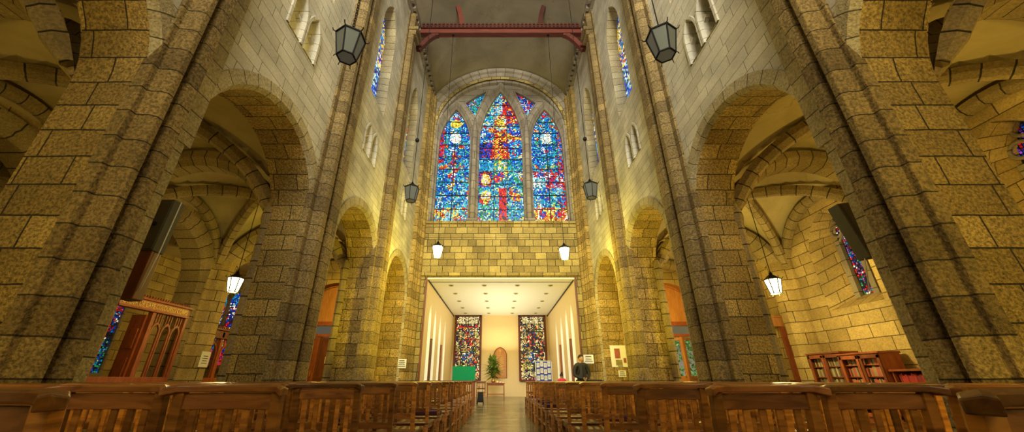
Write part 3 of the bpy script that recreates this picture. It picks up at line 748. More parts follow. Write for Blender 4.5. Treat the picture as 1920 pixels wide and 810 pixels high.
s = 1; p3 = side3(1)
RWIN = [5.2, 9.05]
def win_r(c): return lancet(c, .75, 3.9, 1.15, 2.55)
m = MB(); m.sheet([(-3.5, 0), (WY, 0), (WY, 5.9), (-3.5, 5.9)], [win_r(c)(0) for c in RWIN], lambda u, v: p3(u, v, AX))
struct(m.build('wall_right', M['aisle'], merge=False))
for i, c in enumerate(RWIN):
    t = thing('aisle_window', ['traceried window high in the right aisle, at the picture edge', 'narrow red and violet stained window above the bookcases'][i], 'window', (AX, c, 2.5)); setp(t)
    b, sm = win_r(c), lancet(c, .30, 4.2, .85, 2.85)
    def pf(o, b=b, sm=sm): return b(0) if o == 0 else sm(0)
    m = MB(); m.loft(pf, [(0, AX), (1, AX + .5)], p3); A, B = b(0), sm(0)
    m.poly([p3(*A[0], AX), p3(*A[-1], AX), p3(*B[-1], AX + .5), p3(*B[0], AX + .5)]); par(m.build('window_recess', M['aisle']))
    m = MB(); leaded(m, (lambda u, v: abs(u - c) < (.17 if v < 4.42 else .3) and lancet_inside(c, .3, 4.2, .85, 2.85)(u, v)), c - .3, c + .3, 2.85, 5.0, .05, (lambda u, v: pick([(B_, 4), ((.25, .05, .6), 2), (RD, 1.5), (DK, 1)])) if i == 0 else pal_mix, lambda u, v: p3(u, v, AX + .49)); par(m.build('stained_glass', M['glass2'], merge=False))
    m = MB(); m.sheet(sm(.01), [], lambda u, v: p3(u, v, AX + .51)); par(m.build('lead_backing', M['lead'], merge=False))
    m = MB(); zt = 4.55          # cusped tracery head
    for k in range(3):
        cc = c + (-.16, .16, 0)[k]; cz = zt + (.0, .0, .36)[k]; ring = [(p3(cc + .15 * math.cos(a), cz + .15 * math.sin(a), AX + .42)) for a in [2 * PI * q / 14 for q in range(15)]]
        m.tube(ring, .035, n=6, caps=False)
    for g in (-1, 1): m.box(p3(c + g * .25, 3.55, AX + .45), (.1, .14, 1.5)); m.tube([p3(c + g * .22, 2.88, AX + .44), p3(c + g * .22, 4.25, AX + .44), p3(c, 4.5, AX + .44)], .035, n=6)
    par(m.build('tracery', M['tracery']))

# west ends of the aisles: stone wall with timber arched door screens
for s in (-1, 1):
    xc = s * 6.85
    m = MB(); m.sheet([(s * OX, 0), (s * (AX + .1), 0), (s * (AX + .1), 5.9), (s * OX, 5.9)][::s], [round_arch(xc, 1.35, 3.3, .001)(0)], lambda u, v: (u, WY, v))
    struct(m.build('wall_back', M['aisle'], merge=False))
    t = thing('door_1' if s < 0 else 'door_2', None, None, (xc, WY, 0)); t['kind'] = 'structure'; setp(t)
    wd = M['redwood'] if s < 0 else M['oak']
    m = MB(); m.loft(round_arch(xc, 1.35, 3.3, 0), [(0, WY), (0, WY + .3), (-.12, WY + .3), (-.12, WY + .2)], front3(WY)); par(m.build('door_surround', wd))
    m = MB(); q = [(xc - 1.3, 2.95)] + [(xc - 1.3 * math.cos(PI * i / 20), 3.3 + 1.3 * math.sin(PI * i / 20)) for i in range(21)] + [(xc + 1.3, 2.95)]
    m.sheet(q, [], lambda u, v: (u, WY + .25, v)); par(m.build('lunette_panel', M['oak'], merge=False))
    m = MB(); m.box((xc, WY + .2, 3.0), (2.6, .2, .16)); m.box((xc, WY + .2, 2.55), (2.6, .12, .1)); par(m.build('transom', M['redwood']))
    for i in range(-1, 2):
        m = MB(); cx = xc + i * .84
        for g in (-1, 1): m.box((cx + g * .37, WY + .22, 1.25), (.1, .07, 2.5))
        for z in (.1, 1.0, 2.42): m.box((cx, WY + .22, z), (.64, .07, .18 if z < 1 else .1))
        m.box((cx, WY + .22, .55), (.64, .03, .8))
        if s < 0: m.box((cx, WY + .24, 1.7), (.64, .02, 1.35))
        o = par(m.build('door_leaf', M['redwood'] if s < 0 else M['oak'], bevel=.004))
        if s < 0:
            m = MB(); m.box((cx, WY + .205, 1.62), (.16, .008, .24)); q = m.build('notice', M['paper']); q.parent = t; q.matrix_parent_inverse = Matrix.Translation(-Vector(t.location))
        m = MB(); m.tube([(cx + .3, WY + .16, 1.0), (cx + .3, WY + .12, 1.05), (cx + .3, WY + .16, 1.25)], .012); par(m.build('door_handle', M['brass']))
# garden seen through the right aisle door
for i, (bx, by, bz, r) in enumerate([(6.7, 18.0, 1.1, 1.1), (8.7, 19.6, 1.8, 1.3), (11.6, 20.2, 1.3, 1.3)]):
    t = thing('garden_bush', ['low leafy bush outside the right aisle door', 'taller leafy bush beyond the right aisle door', 'rounded bush furthest right outside the glazed door'][i], 'bush', (bx, by, 0)); setp(t)
    m = MB()
    for k in range(900):
        a, b2 = random.uniform(0, 2 * PI), math.acos(random.uniform(-1, 1)); rr = r * random.uniform(.75, 1)
        p = Vector((bx + rr * math.sin(b2) * math.cos(a), by + rr * math.sin(b2) * math.sin(a), max(.1, bz + rr * math.cos(b2))))
        d1 = Vector((random.uniform(-1, 1), random.uniform(-1, 1), random.uniform(-1, 1))).normalized() * .10; d2 = d1.cross(Vector((random.random(), random.random(), random.random()))).normalized() * .04
        m.poly([p - d1, p + d2, p + d1, p - d2])
    par(m.build('foliage', M['leaf2'], merge=False))
    m = MB(); m.tube([(bx, by, 0), (bx, by, bz)], .05); par(m.build('stem', M['redwood']))
light('AREA', 'garden_daylight', (8.5, 17.0, 6), 500, (1, 1, .95), size=3).rotation_euler = (-.35, 0, 0)
m = MB(); m.box((9.6, 24, 3), (8, .1, 6)); struct(m.build('wall_garden', M['white']))

# small stone return and doorway with a clock beyond, right aisle
t = thing('glazed_doorway', 'narrow wooden doorway frame left of the bookcases', 'doorway', (8.0, 11.46, 0)); setp(t)
m = MB(); m.box((7.76, 11.46, 1.3), (.07, .1, 2.6)); m.box((8.44, 11.46, 1.3), (.12, .1, 2.6)); par(m.build('post', M['redwood'], bevel=.005))
m = MB(); m.box((8.1, 11.46, 2.5), (.84, .12, .26)); m.box((8.1, 11.46, 2.66), (.9, .16, .05)); par(m.build('header', M['oak'], bevel=.005))
m = MB(); m.box((8.1, 11.46, .45), (.6, .05, .9)); par(m.build('lower_panel', M['redwood']))
m = MB(); m.box((7.9, 12.4, 1.6), (1.5, .2, 3.2)); struct(m.build('wall_right', M['aisle']))
t = thing('wall_clock', 'small round clock seen through the narrow doorway', 'clock', (8.22, 12.29, 1.72)); setp(t)
m = MB(); R_ = Matrix.Rotation(PI / 2, 3, 'X')
def disc(m, c, r, d, n=24):
    P = [Vector((c[0] + r * math.cos(2 * PI * k / n), c[1], c[2] + r * math.sin(2 * PI * k / n))) for k in range(n)]; m.extrude(P, (0, -d, 0))
disc(m, (8.22, 12.29, 1.72), .16, .04); par(m.build('clock_case', M['dark']))
m = MB(); disc(m, (8.22, 12.249, 1.72), .125, .004); par(m.build('clock_dial', M['paper']))
m = MB(); m.bar((8.22, 12.242, 1.72), (8.22, 12.242, 1.80), .012, .004); m.bar((8.22, 12.242, 1.72), (8.28, 12.242, 1.70), .014, .004); par(m.build('hand', M['ink']))

# ------------------------------------------------------------------ entrance hall (narthex)
ZC = 4.84; HXn = 3.12
m = MB(); m.poly([(-HXn, WY + .7, ZC), (HXn, WY + .7, ZC), (HXn, BY, ZC), (-HXn, BY, ZC)]); m.poly([(-HXn - .1, WY + .05, ZC + .05), (HXn + .1, WY + .05, ZC + .05), (HXn + .1, WY + .72, ZC + .05), (-HXn - .1, WY + .72, ZC + .05)])
struct(m.build('ceiling', M['white'], merge=False))
m = MB(); m.box((0, WY + .3, ZC + .02), (6.3, .5, .06)); struct(m.build(trimname(), M['white']))
m = MB(); m.box((0, BY + .1, 2.5), (6.6, .2, 5)); struct(m.build('wall_back', M['cream']))
NL = [16.6, 18.0, 19.6, 21.4]
for s in (-1, 1):
    p3 = side3(s); m = MB(); fs = [lancet(c, .33, 3.0, 1.0, .5) for c in NL]
    m.sheet([(WY + .1, 0), (BY, 0), (BY, ZC), (WY + .1, ZC)], [f(0) for f in fs], lambda u, v: p3(u, v, HXn))
    struct(m.build(wallname[s], M['cream'], merge=False))
    for i, f in enumerate(fs):
        t = thing('window_%d' % (i + 1 + (4 if s > 0 else 0)), None, None, (s * HXn, NL[i], .5)); t['kind'] = 'structure'; setp(t)
        m = MB(); m.loft(f, [(0, HXn), (-.04, HXn + .3)], p3); q = f(0); m.poly([p3(*q[0], HXn), p3(*q[-1], HXn), p3(*q[-1], HXn + .3), p3(*q[0], HXn + .3)]); par(m.build('window_jamb', M['white']))
        m = MB(); m.sheet(f(0), [], lambda u, v: p3(u, v, HXn + .3)); par(m.build('pane', M['daylit'], merge=False))
        m = MB(); m.box(p3(NL[i], 2.2, HXn + .27), (.03, .03, 3.4)); m.box(p3(NL[i], 2.3, HXn + .27), (.03, .6, .04)); m.box(p3(NL[i], 1.5, HXn + .27), (.03, .6, .04)); par(m.build('glazing_bar', M['dark']))
        # curtain rods hanging beside windows (dark slender panels)
        if i % 2 == 0:
            m = MB(); m.box(p3(NL[i] + .55, 1.55, HXn - .04), (.05, .22, 1.9)); m.box(p3(NL[i] + .55, 2.55, HXn - .04), (.06, .26, .06))
            tag(m.build('memorial_board', M['redwood'], bevel=.006), 'narrow dark wooden board on the %s wall of the entrance hall, %s one' % (sidew[s], 'nearer' if i == 0 else 'farther'), 'board')
    m = MB(); m.box((s * (HXn - .01), WY + 5, ZC - .03), (.05, 9.6, .06)); struct(m.build(trimname(), M['dark']))
    m = MB(); m.box((s * (HXn + .03), WY + .05, 2.45), (.06, .16, 4.9)); struct(m.build(trimname(), M['redwood'], bevel=.01))
    # skirting
    m = MB(); m.box((s * (HXn - .01), 20.2, .09), (.03, 9.4, .18)); struct(m.build('baseboard_' + sidew[s], M['white']))
# downlights
dl = None
for j, y in enumerate((16.5, 18.2, 20.1, 22.1, 24.0)):
    for i, x in enumerate((-2.25, -.75, .75, 2.25)):
        if dl is None:
            t = thing('ceiling_downlight', None, 'ceiling light', (x, y, ZC), group='downlights in the entrance hall ceiling'); setp(t)
            m = MB(); m.lathe((x, y, ZC - .03), [(.11, 0), (.11, .03)], n=16); par(m.build('bezel', M['spot']))
            m = MB(); m.lathe((x, y, ZC - .035), [(.07, 0), (.07, .01)], n=16); par(m.build('lens', M['dark'])); dl = t; o = t
            for ch in t.children: ch.matrix_parent_inverse = Matrix.Identity(4); ch.location = (-x, -y, -ZC)
        else: o = copy_tree(dl); o.location = (x, y, ZC)
        o['label'] = 'recessed ceiling light, %s row from the front, %s' % (('first', 'second', 'third', 'fourth', 'last')[j], ('far left', 'centre left', 'centre right', 'far right')[i])
for y, e in ((17.6, 95), (20.2, 110), (23.2, 120)):
    light('AREA', 'hall_light', (0, y, 4.2), e * .20, (1, .78, .36), size=2.2, rot=(0, 0, 0))
    light('AREA', 'hall_ceiling_fill', (0, y, 2.6), e * .40, (1, .90, .58), size=2.6, rot=(PI, 0, 0))  # added upward fill that brightens the hall ceiling

# two tall stained panels in the far wall
GDb = (.50, .34, .08); CRM = (.62, .52, .28)
def pal_panel(sd):
    def f(u, v):
        if abs(u) > .8 or v < .03: return pick([(CRM, 4), (DK, 4), (RD, .6), (GDb, 2)])
        if v > .88: return pick([(CRM, 8), (DK, 1)])
        if v < .13: return pick([(CRM, 5), (DK, 2), (GDb, 2)])
        if blob(u, v, 0, .34, .5, .08): return pick([((.02, .12, .35), 4), (CRM, 2), (WH, 1), (RD, 1), (DK, 3)])
        if blob(u, v, .05, .62 if sd > 0 else .56, .4, .11): return pick([(RD, 4), (CRM, 2), (OR_, 1), (DK, 3)]) if sd > 0 else pick([(CRM, 3), (RD, 2), (GDb, 2), (DK, 3)])
        if sd < 0 and .82 < v < .86: return pick([(RD, 4), (DK, 1)])
        return pick([(DK, 6), (GDb, 3.4), (CRM, 2.4), (RD, 1.1), ((.05, .16, .04), 1.2), ((.02, .08, .3), .25)])
    return f
for s, x0, x1 in ((-1, -2.93, -1.28), (1, 1.22, 2.9)):
    t = stained_pane('stained_glass_panel', 'tall rectangular figured stained glass panel, %s of the plain wall' % sidew[s], BY - .05, x0 + .07, x1 - .07, .95, 4.74, -1, M['glass'], pal_panel(s), frame=M['beam'], axis='Y', cell=.07, top=False)
    m = MB(); 
    for i in range(1, 4): m.box((x0 + (x1 - x0) * i / 4, BY - .11, 2.85), (.03, .02, 3.7))
    for i in range(1, 8): m.box(((x0 + x1) / 2, BY - .11, .95 + 3.8 * i / 8), (x1 - x0 - .1, .02, .03))
    par(m.build('glazing_bars', M['lead']))
    m = MB()
    for x in (x0, x1): m.box((x, BY - .1, 2.85), (.12, .14, 3.95))
    m.box(((x0 + x1) / 2, BY - .1, 4.78), (x1 - x0, .14, .08)); m.box(((x0 + x1) / 2, BY - .1, .9), (x1 - x0, .16, .1))
    par(m.build('outer_frame', M['beam']))

# memorial plaque
t = thing('memorial_plaque', 'arched wooden memorial plaque behind the plant', 'plaque', (-.05, BY - .02, 1.1)); setp(t)
px = -.02
f = lancet(px, .42, 2.35, .5, 1.05)
m = MB(); m.extrude([(u, BY - .02, v) for u, v in f(0)], (0, -.05, 0)); par(m.build('board', M['oak']))
m = MB(); m.loft(f, [(0, BY - .02), (.0, BY - .10), (-.05, BY - .10), (-.05, BY - .05)], front3(BY)); par(m.build('plaque_frame', M['redwood']))
m = MB(); m.box((px, BY - .08, 2.55), (.03, .01, .26)); m.box((px, BY - .08, 2.6), (.14, .01, .03))
for i in range(12):
    w = (.3, .42, .5, .36, .5, .44, .5, .3, .46, .4, .5, .28)[i]; m.box((px, BY - .08, 2.32 - i * .09), (w, .008, .022))
par(m.build('gilt_lettering', M['gold']))

# table with plant
t = thing('side_table', 'small wooden table carrying the leafy plant', 'table', (-.05, 23.2, 0)); setp(t)
tx, ty = -.02, 22.8
def table(tx, ty, w, d, h, mat):
    m = MB(); m.box((tx, ty, h - .02), (w, d, .04)); par(m.build('tabletop', mat, bevel=.006))
    for a in (-1, 1):
        for b in (-1, 1):
            m = MB(); m.box((tx + a * (w / 2 - .06), ty + b * (d / 2 - .06), h / 2 - .02), (.05, .05, h - .04)); par(m.build('leg', mat, bevel=.005))
    m = MB(); m.box((tx, ty - d / 2 + .06, h - .09), (w - .12, .03, .1)); m.box((tx, ty + d / 2 - .06, h - .09), (w - .12, .03, .1)); par(m.build('apron', mat))
    m = MB(); m.box((tx, ty, .2), (w - .12, .04, .04)); par(m.build('stretcher', mat))
table(-.28, 22.8, 1.05, .5, .78, M['redwood'])
t = thing('potted_plant', 'large leafy green plant in a small pot on the small table', 'plant', (-.42, 22.8, .78)); setp(t)
cxp, cyp = -.42, 22.8
m = MB(); m.lathe((cxp, cyp, .78), [(.07, 0), (.11, .04), (.11, .12), (.08, .2), (.10, .22)], n=16); par(m.build('pot', M['brass']))
m = MB(); rg = random.Random(3)
for k in range(230):
    a = rg.uniform(0, 2 * PI); el = rg.uniform(-.3, .95) if k > 25 else rg.uniform(1.0, 1.4); L = rg.uniform(.45, .72); st = Vector((cxp + rg.uniform(-.14, .14), cyp + rg.uniform(-.14, .14), (1.1 + rg.uniform(0, .75)) if k > 25 else 1.8))
    d = Vector((math.cos(a) * math.cos(el), math.sin(a) * math.cos(el), math.sin(el))); side = d.cross(Vector((0, 0, 1))).normalized() * rg.uniform(.04, .07)
    if side.length < .01: side = Vector((.04, 0, 0))
    if d.z > .93: L *= 1.1
    prev = None
    for i in range(6):
        q = i / 5; c_ = st + d * L * q + Vector((0, 0, -.22 * L * q * q)); w = side * math.sin(PI * min(.98, q * .9 + .08)) 
        cur = (c_ - w, c_ + Vector((0, 0, .006)), c_ + w)
        if prev: m.poly([prev[0], prev[1], cur[1], cur[0]], smooth=True); m.poly([prev[1], prev[2], cur[2], cur[1]], smooth=True)
        prev = cur
par(m.build('foliage', M['leaf'], merge=False))
m = MB()
for k in range(6):
    a = k * 1.05; m.tube([(cxp, cyp, .95), (cxp + .05 * math.cos(a), cyp + .05 * math.sin(a), 1.3), (cxp + .12 * math.cos(a), cyp + .12 * math.sin(a), 1.6)], .01)
par(m.build('stem', M['leaf']))
for i, (x, sz, mt) in enumerate(((-.18, (.12, .09, .1), 'gold'), (-.02, (.1, .1, .07), 'paper'), (.14, (.16, .15, .03), 'brass'))):
    m = MB(); m.box((x, 22.7, .78 + sz[2] / 2), sz, taper=.85)
    tag(m.build('trinket_box', M[mt], bevel=.01), ['small gilt box on the table beside the plant pot', 'small white box in the middle of the table', 'flat brass tray at the right end of the table'][i], 'box')

# green display board on its stand
t = thing('display_board', 'green felt display board on wooden feet', 'display board', (-1.95, 21.5, 0)); setp(t)
m = MB(); m.box((-1.98, 21.5, 1.22), (1.22, .04, .76)); par(m.build('felt_panel', M['green'], bevel=.005))
for a in (-1, 1):
    m = MB(); m.box((-1.98 + a * .5, 21.55, .43), (.04, .04, .86)); m.box((-1.98 + a * .5, 21.55, .02), (.05, .4, .04)); par(m.build('stand_leg', M['redwood']))
# long dark table
t = thing('long_table', 'long dark narrow table behind the left chairs', 'table', (-1.8, 15.9, 0)); setp(t)
table(-1.95, 15.6, 1.95, .45, .89, M['redwood'])
# notice board with papers
t = thing('notice_board', 'blue notice board covered in white papers on a stand', 'notice board', (1.85, 17.5, 0)); setp(t)
m = MB(); m.box((1.88, 17.5, 1.25), (.68, .03, .82)); par(m.build('board', M['bluep']))
m = MB(); m.box((1.88, 17.5, 1.675), (.72, .05, .03)); m.box((1.88, 17.5, .83), (.72, .05, .03))
for a in (-1, 1): m.box((1.88 + a * .35, 17.5, 1.25), (.03, .05, .88))
par(m.build('board_frame', M['paper']))
for a in (-1, 1):
    m = MB(); m.box((1.88 + a * .3, 17.52, .4), (.03, .03, .82)); m.box((1.88 + a * .3, 17.52, .02), (.04, .4, .03)); par(m.build('stand_leg', M['dark']))
for i in range(4):
    for j in range(3):
        m = MB(); x = 1.88 + (-.24, -.08, .08, .24)[i]; z = (1.53, 1.27, 1.01)[j] + (.02 if i % 2 else -.02); m.box((x, 17.478, z), (.13, .004, .19)); q = par(m.build('pinned_sheet', M['paper'])); 
        m = MB()
        for k in range(4): m.box((x, 17.474, z + .06 - k * .03), (.09 - .02 * (k % 2), .002, .008))
        r = m.build('print', M['ink']); r.parent = q

# single chair + bag etc. built below with the chair prototype
# notices on stone
def notice(name, lab, c, size, nrm, lines, pics=()):
    """nrm: 'Y' faces -Y ; 'X-'/'X+' faces the nave"""
    t = thing(name, lab, 'notice', c); setp(t)
    m = MB(); w, h = size
    if nrm == 'Y': P = lambda u, v, o: (c[0] + u, c[1] - o, c[2] + v)
    elif nrm == 'L': P = lambda u, v, o: (c[0] + o, c[1] + u, c[2] + v)
    else: P = lambda u, v, o: (c[0] - o, c[1] - u, c[2] + v)
    def slab(m, u, v, w, h, o, d):
        q = [P(u - w / 2, v - h / 2, o), P(u + w / 2, v - h / 2, o), P(u + w / 2, v + h / 2, o), P(u - w / 2, v + h / 2, o)]
        dv = Vector(P(0, 0, o + d)) - Vector(P(0, 0, o)); m.extrude(q, dv)
    slab(m, 0, 0, w, h, 0, .008); par(m.build('sheet', M['paper'], loc=None))
    m = MB()
    for i, (v, lw, lh) in enumerate(lines): slab(m, 0, v * h, lw * w, lh * h, .0085, .002)
    if lines: par(m.build('print', M['ink']))
    for (u, v, pw, ph, mt) in pics:
        m = MB(); slab(m, u * w, v * h, pw * w, ph * h, .0085, .003); par(m.build('picture', M[mt]))
M['photo'] = plain('printed_photo', (.35, .09, .06), .6, noise=.6); M['photo2'] = plain('printed_photo_green', (.30, .25, .08), .6, noise=.7)
L5 = [(.3, .6, .09), (.12, .7, .05), (0, .6, .05), (-.12, .7, .05), (-.3, .8, .07)]
notice('wall_notice', 'white notice sheet on the stone beside the standing man', (3.18, 14.32, 1.60), (.36, .30), 'Y', L5)
notice('wall_poster', 'tall pale poster with red and green pictures on the right stonework', (4.30, 14.29, 1.70), (.62, .74), 'Y', [(-.46, .3, .03)], [(-.1, .12, .32, .46, 'photo'), (-.05, -.3, .38, .26, 'photo2'), (.3, -.2, .16, .22, 'photo')])
notice('wall_notice', 'small white notice below the tall poster', (4.33, 14.29, 1.11), (.27, .22), 'Y', L5)
notice('wall_notice', 'white notice sheet on the left stonework below the lantern', (-3.60, 14.33, 1.45), (.33, .31), 'Y', L5)
notice('wall_plaque', 'pale framed plaque on the left aisle pilaster', (-8.18, 10.85, 1.42), (.34, .40), 'L', [(.2, .5, .05), (.05, .6, .04), (-.1, .5, .04), (-.25, .6, .04)])

# ------------------------------------------------------------------ carved chapel screens (left aisle)
def screen(y0, y1, zt, lab, n, op=(), q=3, x=-8.62):
    t = thing('chapel_screen', lab, 'screen', (x, (y0 + y1) / 2, 0)); setp(t); w = y1 - y0
    m = MB(); m.box((x, (y0 + y1) / 2, zt - .16), (.12, w, .22)); m.box((x + .03, (y0 + y1) / 2, zt - .04), (.2, w + .05, .05)); m.box((x + .03, (y0 + y1) / 2, zt - .28), (.18, w, .04)); par(m.build('cornice_rail', M['redwood'], bevel=.006))
    m = MB(); k = int(w / .075)
    for i in range(k): m.box((x + .05, y0 + (i + .5) * w / k, zt + .02), (.04, .035, .07), taper=.5)
    par(m.build('cresting', M['redwood']))
    m = MB(); m.box((x, (y0 + y1) / 2, .42), (.1, w, .84)); par(m.build('base_panel', M['redwood']))
    m = MB(); m.box((x, (y0 + y1) / 2, .9), (.14, w, .12))
    for i in range(n + 1): m.box((x, y0 + w * i / n, zt / 2), (.12, .09, zt - .2))
    par(m.build('stile', M['redwood'], bevel=.005))
    for i in range(n):
        if i in op: continue
        a = y0 + w * i / n + .05; b = y0 + w * (i + 1) / n - .05; m = MB()
        for j in range(q):
            c = a + (b - a) * (j + .5) / q; r = (b - a) / q / 2
            z1 = zt - .75
            m.loft(lancet(c, r * .8, z1, r * 1.5, .95), [(.02, x + .0), (.02, x + .04), (-.02, x + .04), (-.02, x)], lambda u, v, w_: (w_, u, v))
            for d in (-.5, 0, .5): m.box((x + .02, c + d * r, (z1 + r * 1.2 + zt - .3) / 2), (.03, .02, zt - .3 - z1 - r * 1.0))
        par(m.build('tracery_panel', M['redwood']))
    return t
screen(8.25, 10.27, 2.72, 'carved red wooden screen with gilt lettered rail in the left aisle', 2, op=(0,))
tp = par.__defaults__[1]['t']
cu = bpy.data.curves.new('lettering', 'FONT'); cu.body = 'ORDER OF CAPE COLOURED CORPS'; cu.size = .16; cu.extrude = .006; cu.align_x = 'CENTER'
to = bpy.data.objects.new('lettering', cu); C.objects.link(to)
dg = bpy.context.evaluated_depsgraph_get(); me = bpy.data.meshes.new_from_object(to.evaluated_get(dg)); bpy.data.objects.remove(to)
me.materials.clear(); me.materials.append(M['gold'])
xs = [v.co.x for v in me.vertices]; scl = 1.85 / (max(xs) - min(xs))
o = bpy.data.objects.new('lettering', me); C.objects.link(o); o.matrix_world = Matrix.Translation((-8.54, 9.26, 2.50)) @ Matrix.Rotation(PI / 2, 4, 'Z') @ Matrix.Rotation(PI / 2, 4, 'X') @ Matrix.Diagonal((scl, 1, 1, 1))
mw = o.matrix_world.copy(); o.parent = tp; o.matrix_parent_inverse = Matrix.Translation(-Vector(tp.location)); o.matrix_basis = mw
m = MB(); m.box((-8.555, 9.26, 2.555), (.012, 1.96, .17)); par(m.build('lettering_band', M['oak']))
t_ = par.__defaults__[1]['t']
m = MB(); m.box((-8.84, 9.2, 1.2), (.34, .06, 2.3)); 
for z in (.5, 1.15, 1.8): m.box((-8.84, 9.165, z), (.22, .03, .45))
par(m.build('open_door_leaf', M['redwood'], bevel=.004))
screen(11.3, 12.4, 2.35, 'second red wooden chapel screen beyond the pilaster', 2, q=1)

# ------------------------------------------------------------------ bookcases
def bookcase(y0, y1, h, lab, doors=2, glazed=True, x=8.12, dep=.44, shelves=(.45, .72, .96, 1.2)):
    t = thing('bookcase', lab, 'bookcase', (x + dep / 2, (y0 + y1) / 2, 0)); setp(t); w = y1 - y0; yc = (y0 + y1) / 2
    m = MB()
    for y in (y0 + .015, y1 - .015): m.box((x + dep / 2, y, h / 2), (dep, .03, h))
    m.box((x + dep - .01, yc, h / 2), (.02, w, h)); m.box((x + dep / 2, yc, .08), (dep, w, .16)); par(m.build('carcass', M['redwood'], bevel=.003))
    m = MB(); m.box((x + dep / 2 - .01, yc, h + .015), (dep + .05, w + .05, .04)); par(m.build('top_board', M['redwood'], bevel=.006))
    for z in shelves:
        m = MB(); m.box((x + dep / 2 + .02, yc, z), (dep - .06, w - .06, .02)); par(m.build('shelf', M['redwood']))
    if glazed:
        for i in range(doors):
            a = y0 + w * i / doors + .01; b = y0 + w * (i + 1) / doors - .01; m = MB()
            for y in (a + .03, b - .03): m.box((x - .012, y, h / 2 + .05), (.024, .06, h - .16))
            for z in (.2, h - .06): m.box((x - .012, (a + b) / 2, z), (.024, b - a, .08))
            o = par(m.build('door', M['redwood'], bevel=.004))
            m = MB(); m.tube([(x - .024, b - .03 if i == 0 else a + .03, .8), (x - .05, b - .03 if i == 0 else a + .03, .8)], .012); q = m.build('knob', M['brass']); q.parent = o; q.matrix_parent_inverse = Matrix.Identity(4)
    return shelves
bcol = {'tan': (.42, .30, .15), 'cream': (.55, .48, .30), 'brown': (.16, .06, .03), 'grey': (.22, .20, .14), 'red': (.42, .03, .03), 'green': (.04, .16, .08), 'pink': (.5, .12, .12), 'crimson': (.22, .015, .03)}
for k, v in bcol.items(): M['bk_' + k] = plain('book_cover_' + k, v, .6, noise=.25)
def book_mesh(col, th, h, d):
    m = MB(); m.box((0, 0, h / 2), (d, th, h)); m2 = m.build('book', M['bk_' + col], bevel=.002); return m2
def books(y0, y1, zs, cols, group, where, x=8.2):
    protos = {}
    for z, zn in zs:
        y = y0 + .05; nb = 0
        while y < y1 - .07:
            c = random.choice(cols); th = random.choice((.028, .036, .045)); hh = random.choice((.17, .19, .21)); key = (c, th, hh)
            if key not in protos: o = book_mesh(c, th - .003, hh, .15); protos[key] = o
            else: o = protos[key].copy(); C.objects.link(o)
            o.location = (x + .08, y + th / 2, z + .01); y += th
            nb += 1; tag(o, '%s book, %d%s from the right on the %s shelf of %s' % (c, nb, {1: 'st', 2: 'nd', 3: 'rd'}.get(nb % 10 if nb not in (11, 12, 13) else 0, 'th'), zn, where), 'book', group)
bookcase(9.43, 10.42, 1.50, 'glazed dark wooden bookcase, leftmost of the three cases')
books(9.43, 10.42, ((.72, 'lower'), (.96, 'middle'), (1.2, 'upper')), ['cream', 'grey', 'tan', 'brown'], 'books in the leftmost bookcase', 'the leftmost case')
bookcase(8.38, 9.4, 1.43, 'reddish glazed bookcase in the middle of the three cases', x=8.06)
books(8.38, 9.4, ((.72, 'lower'), (.96, 'middle'), (1.2, 'upper')), ['pink', 'tan', 'tan', 'pink', 'brown', 'green'], 'books in the middle bookcase', 'the middle case', x=8.14)
bookcase(7.05, 8.32, 1.06, 'low open bookshelf holding red books', glazed=False, shelves=(.45, .80))
books(7.65, 8.3, ((.80, 'top'),), ['red', 'red', 'crimson'], 'red books on the low shelf', 'the low bookshelf', x=8.16)
m = MB(); m.box((8.30, 7.62, .93), (.4, .03, .24)); o = tag(m.build('shelf_divider', M['redwood']), 'upright wooden divider beside the red books on the low shelf', 'divider')
light('POINT', 'aisle_wash', (6.55, 8.9, 2.72), 210, (1, .78, .25), size=.15)
light('POINT', 'aisle_wash', (-6.55, 8.9, 2.72), 62, (1, .76, .25), size=.15)

# ------------------------------------------------------------------ column loudspeakers
for s in (-1, 1):
    t = thing('column_speaker', 'tall grey column loudspeaker on the %s arcade pier' % sidew[s], 'loudspeaker', (s * 4.02, 3.95, 2.2)); setp(t)
    if s < 0: a, b = Vector((-3.98, 3.97, 2.84)), Vector((-3.99, 3.95, 2.2))
    else: a, b = Vector((4.04, 3.97, 2.80)), Vector((4.14, 3.95, 2.14))
    m = MB(); m.bar(a, b, .17 if s < 0 else .22, .15, up=(0, 1, 0)); par(m.build('cabinet', M['grey'], bevel=.008))
    m = MB(); m.bar(a + Vector((0, -.08, -.02)), b + Vector((0, -.08, .02)), .15, .01, up=(0, 1, 0)); par(m.build('grille', M['grey']))
    m = MB(); q = (a + b) / 2; m.bar(q, (s * 4.05, 3.55, q.z), .04); par(m.build('wall_bracket', M['dark']))
    if s < 0:
        m = MB(); m.bar(b, (-3.98, 3.93, 1.66), .15, .13, up=(0, 1, 0)); par(tag(m.build('lower_cabinet', M['redwood'], bevel=.01), 'dark wooden lower case'))
    m = MB(); m.tube([a + Vector((-s * .1, 0, 0)), b + Vector((-s * .1, 0, 0)), (s * 3.89, 3.9, 1.75)], .006); par(m.build('cable', M['paper']))

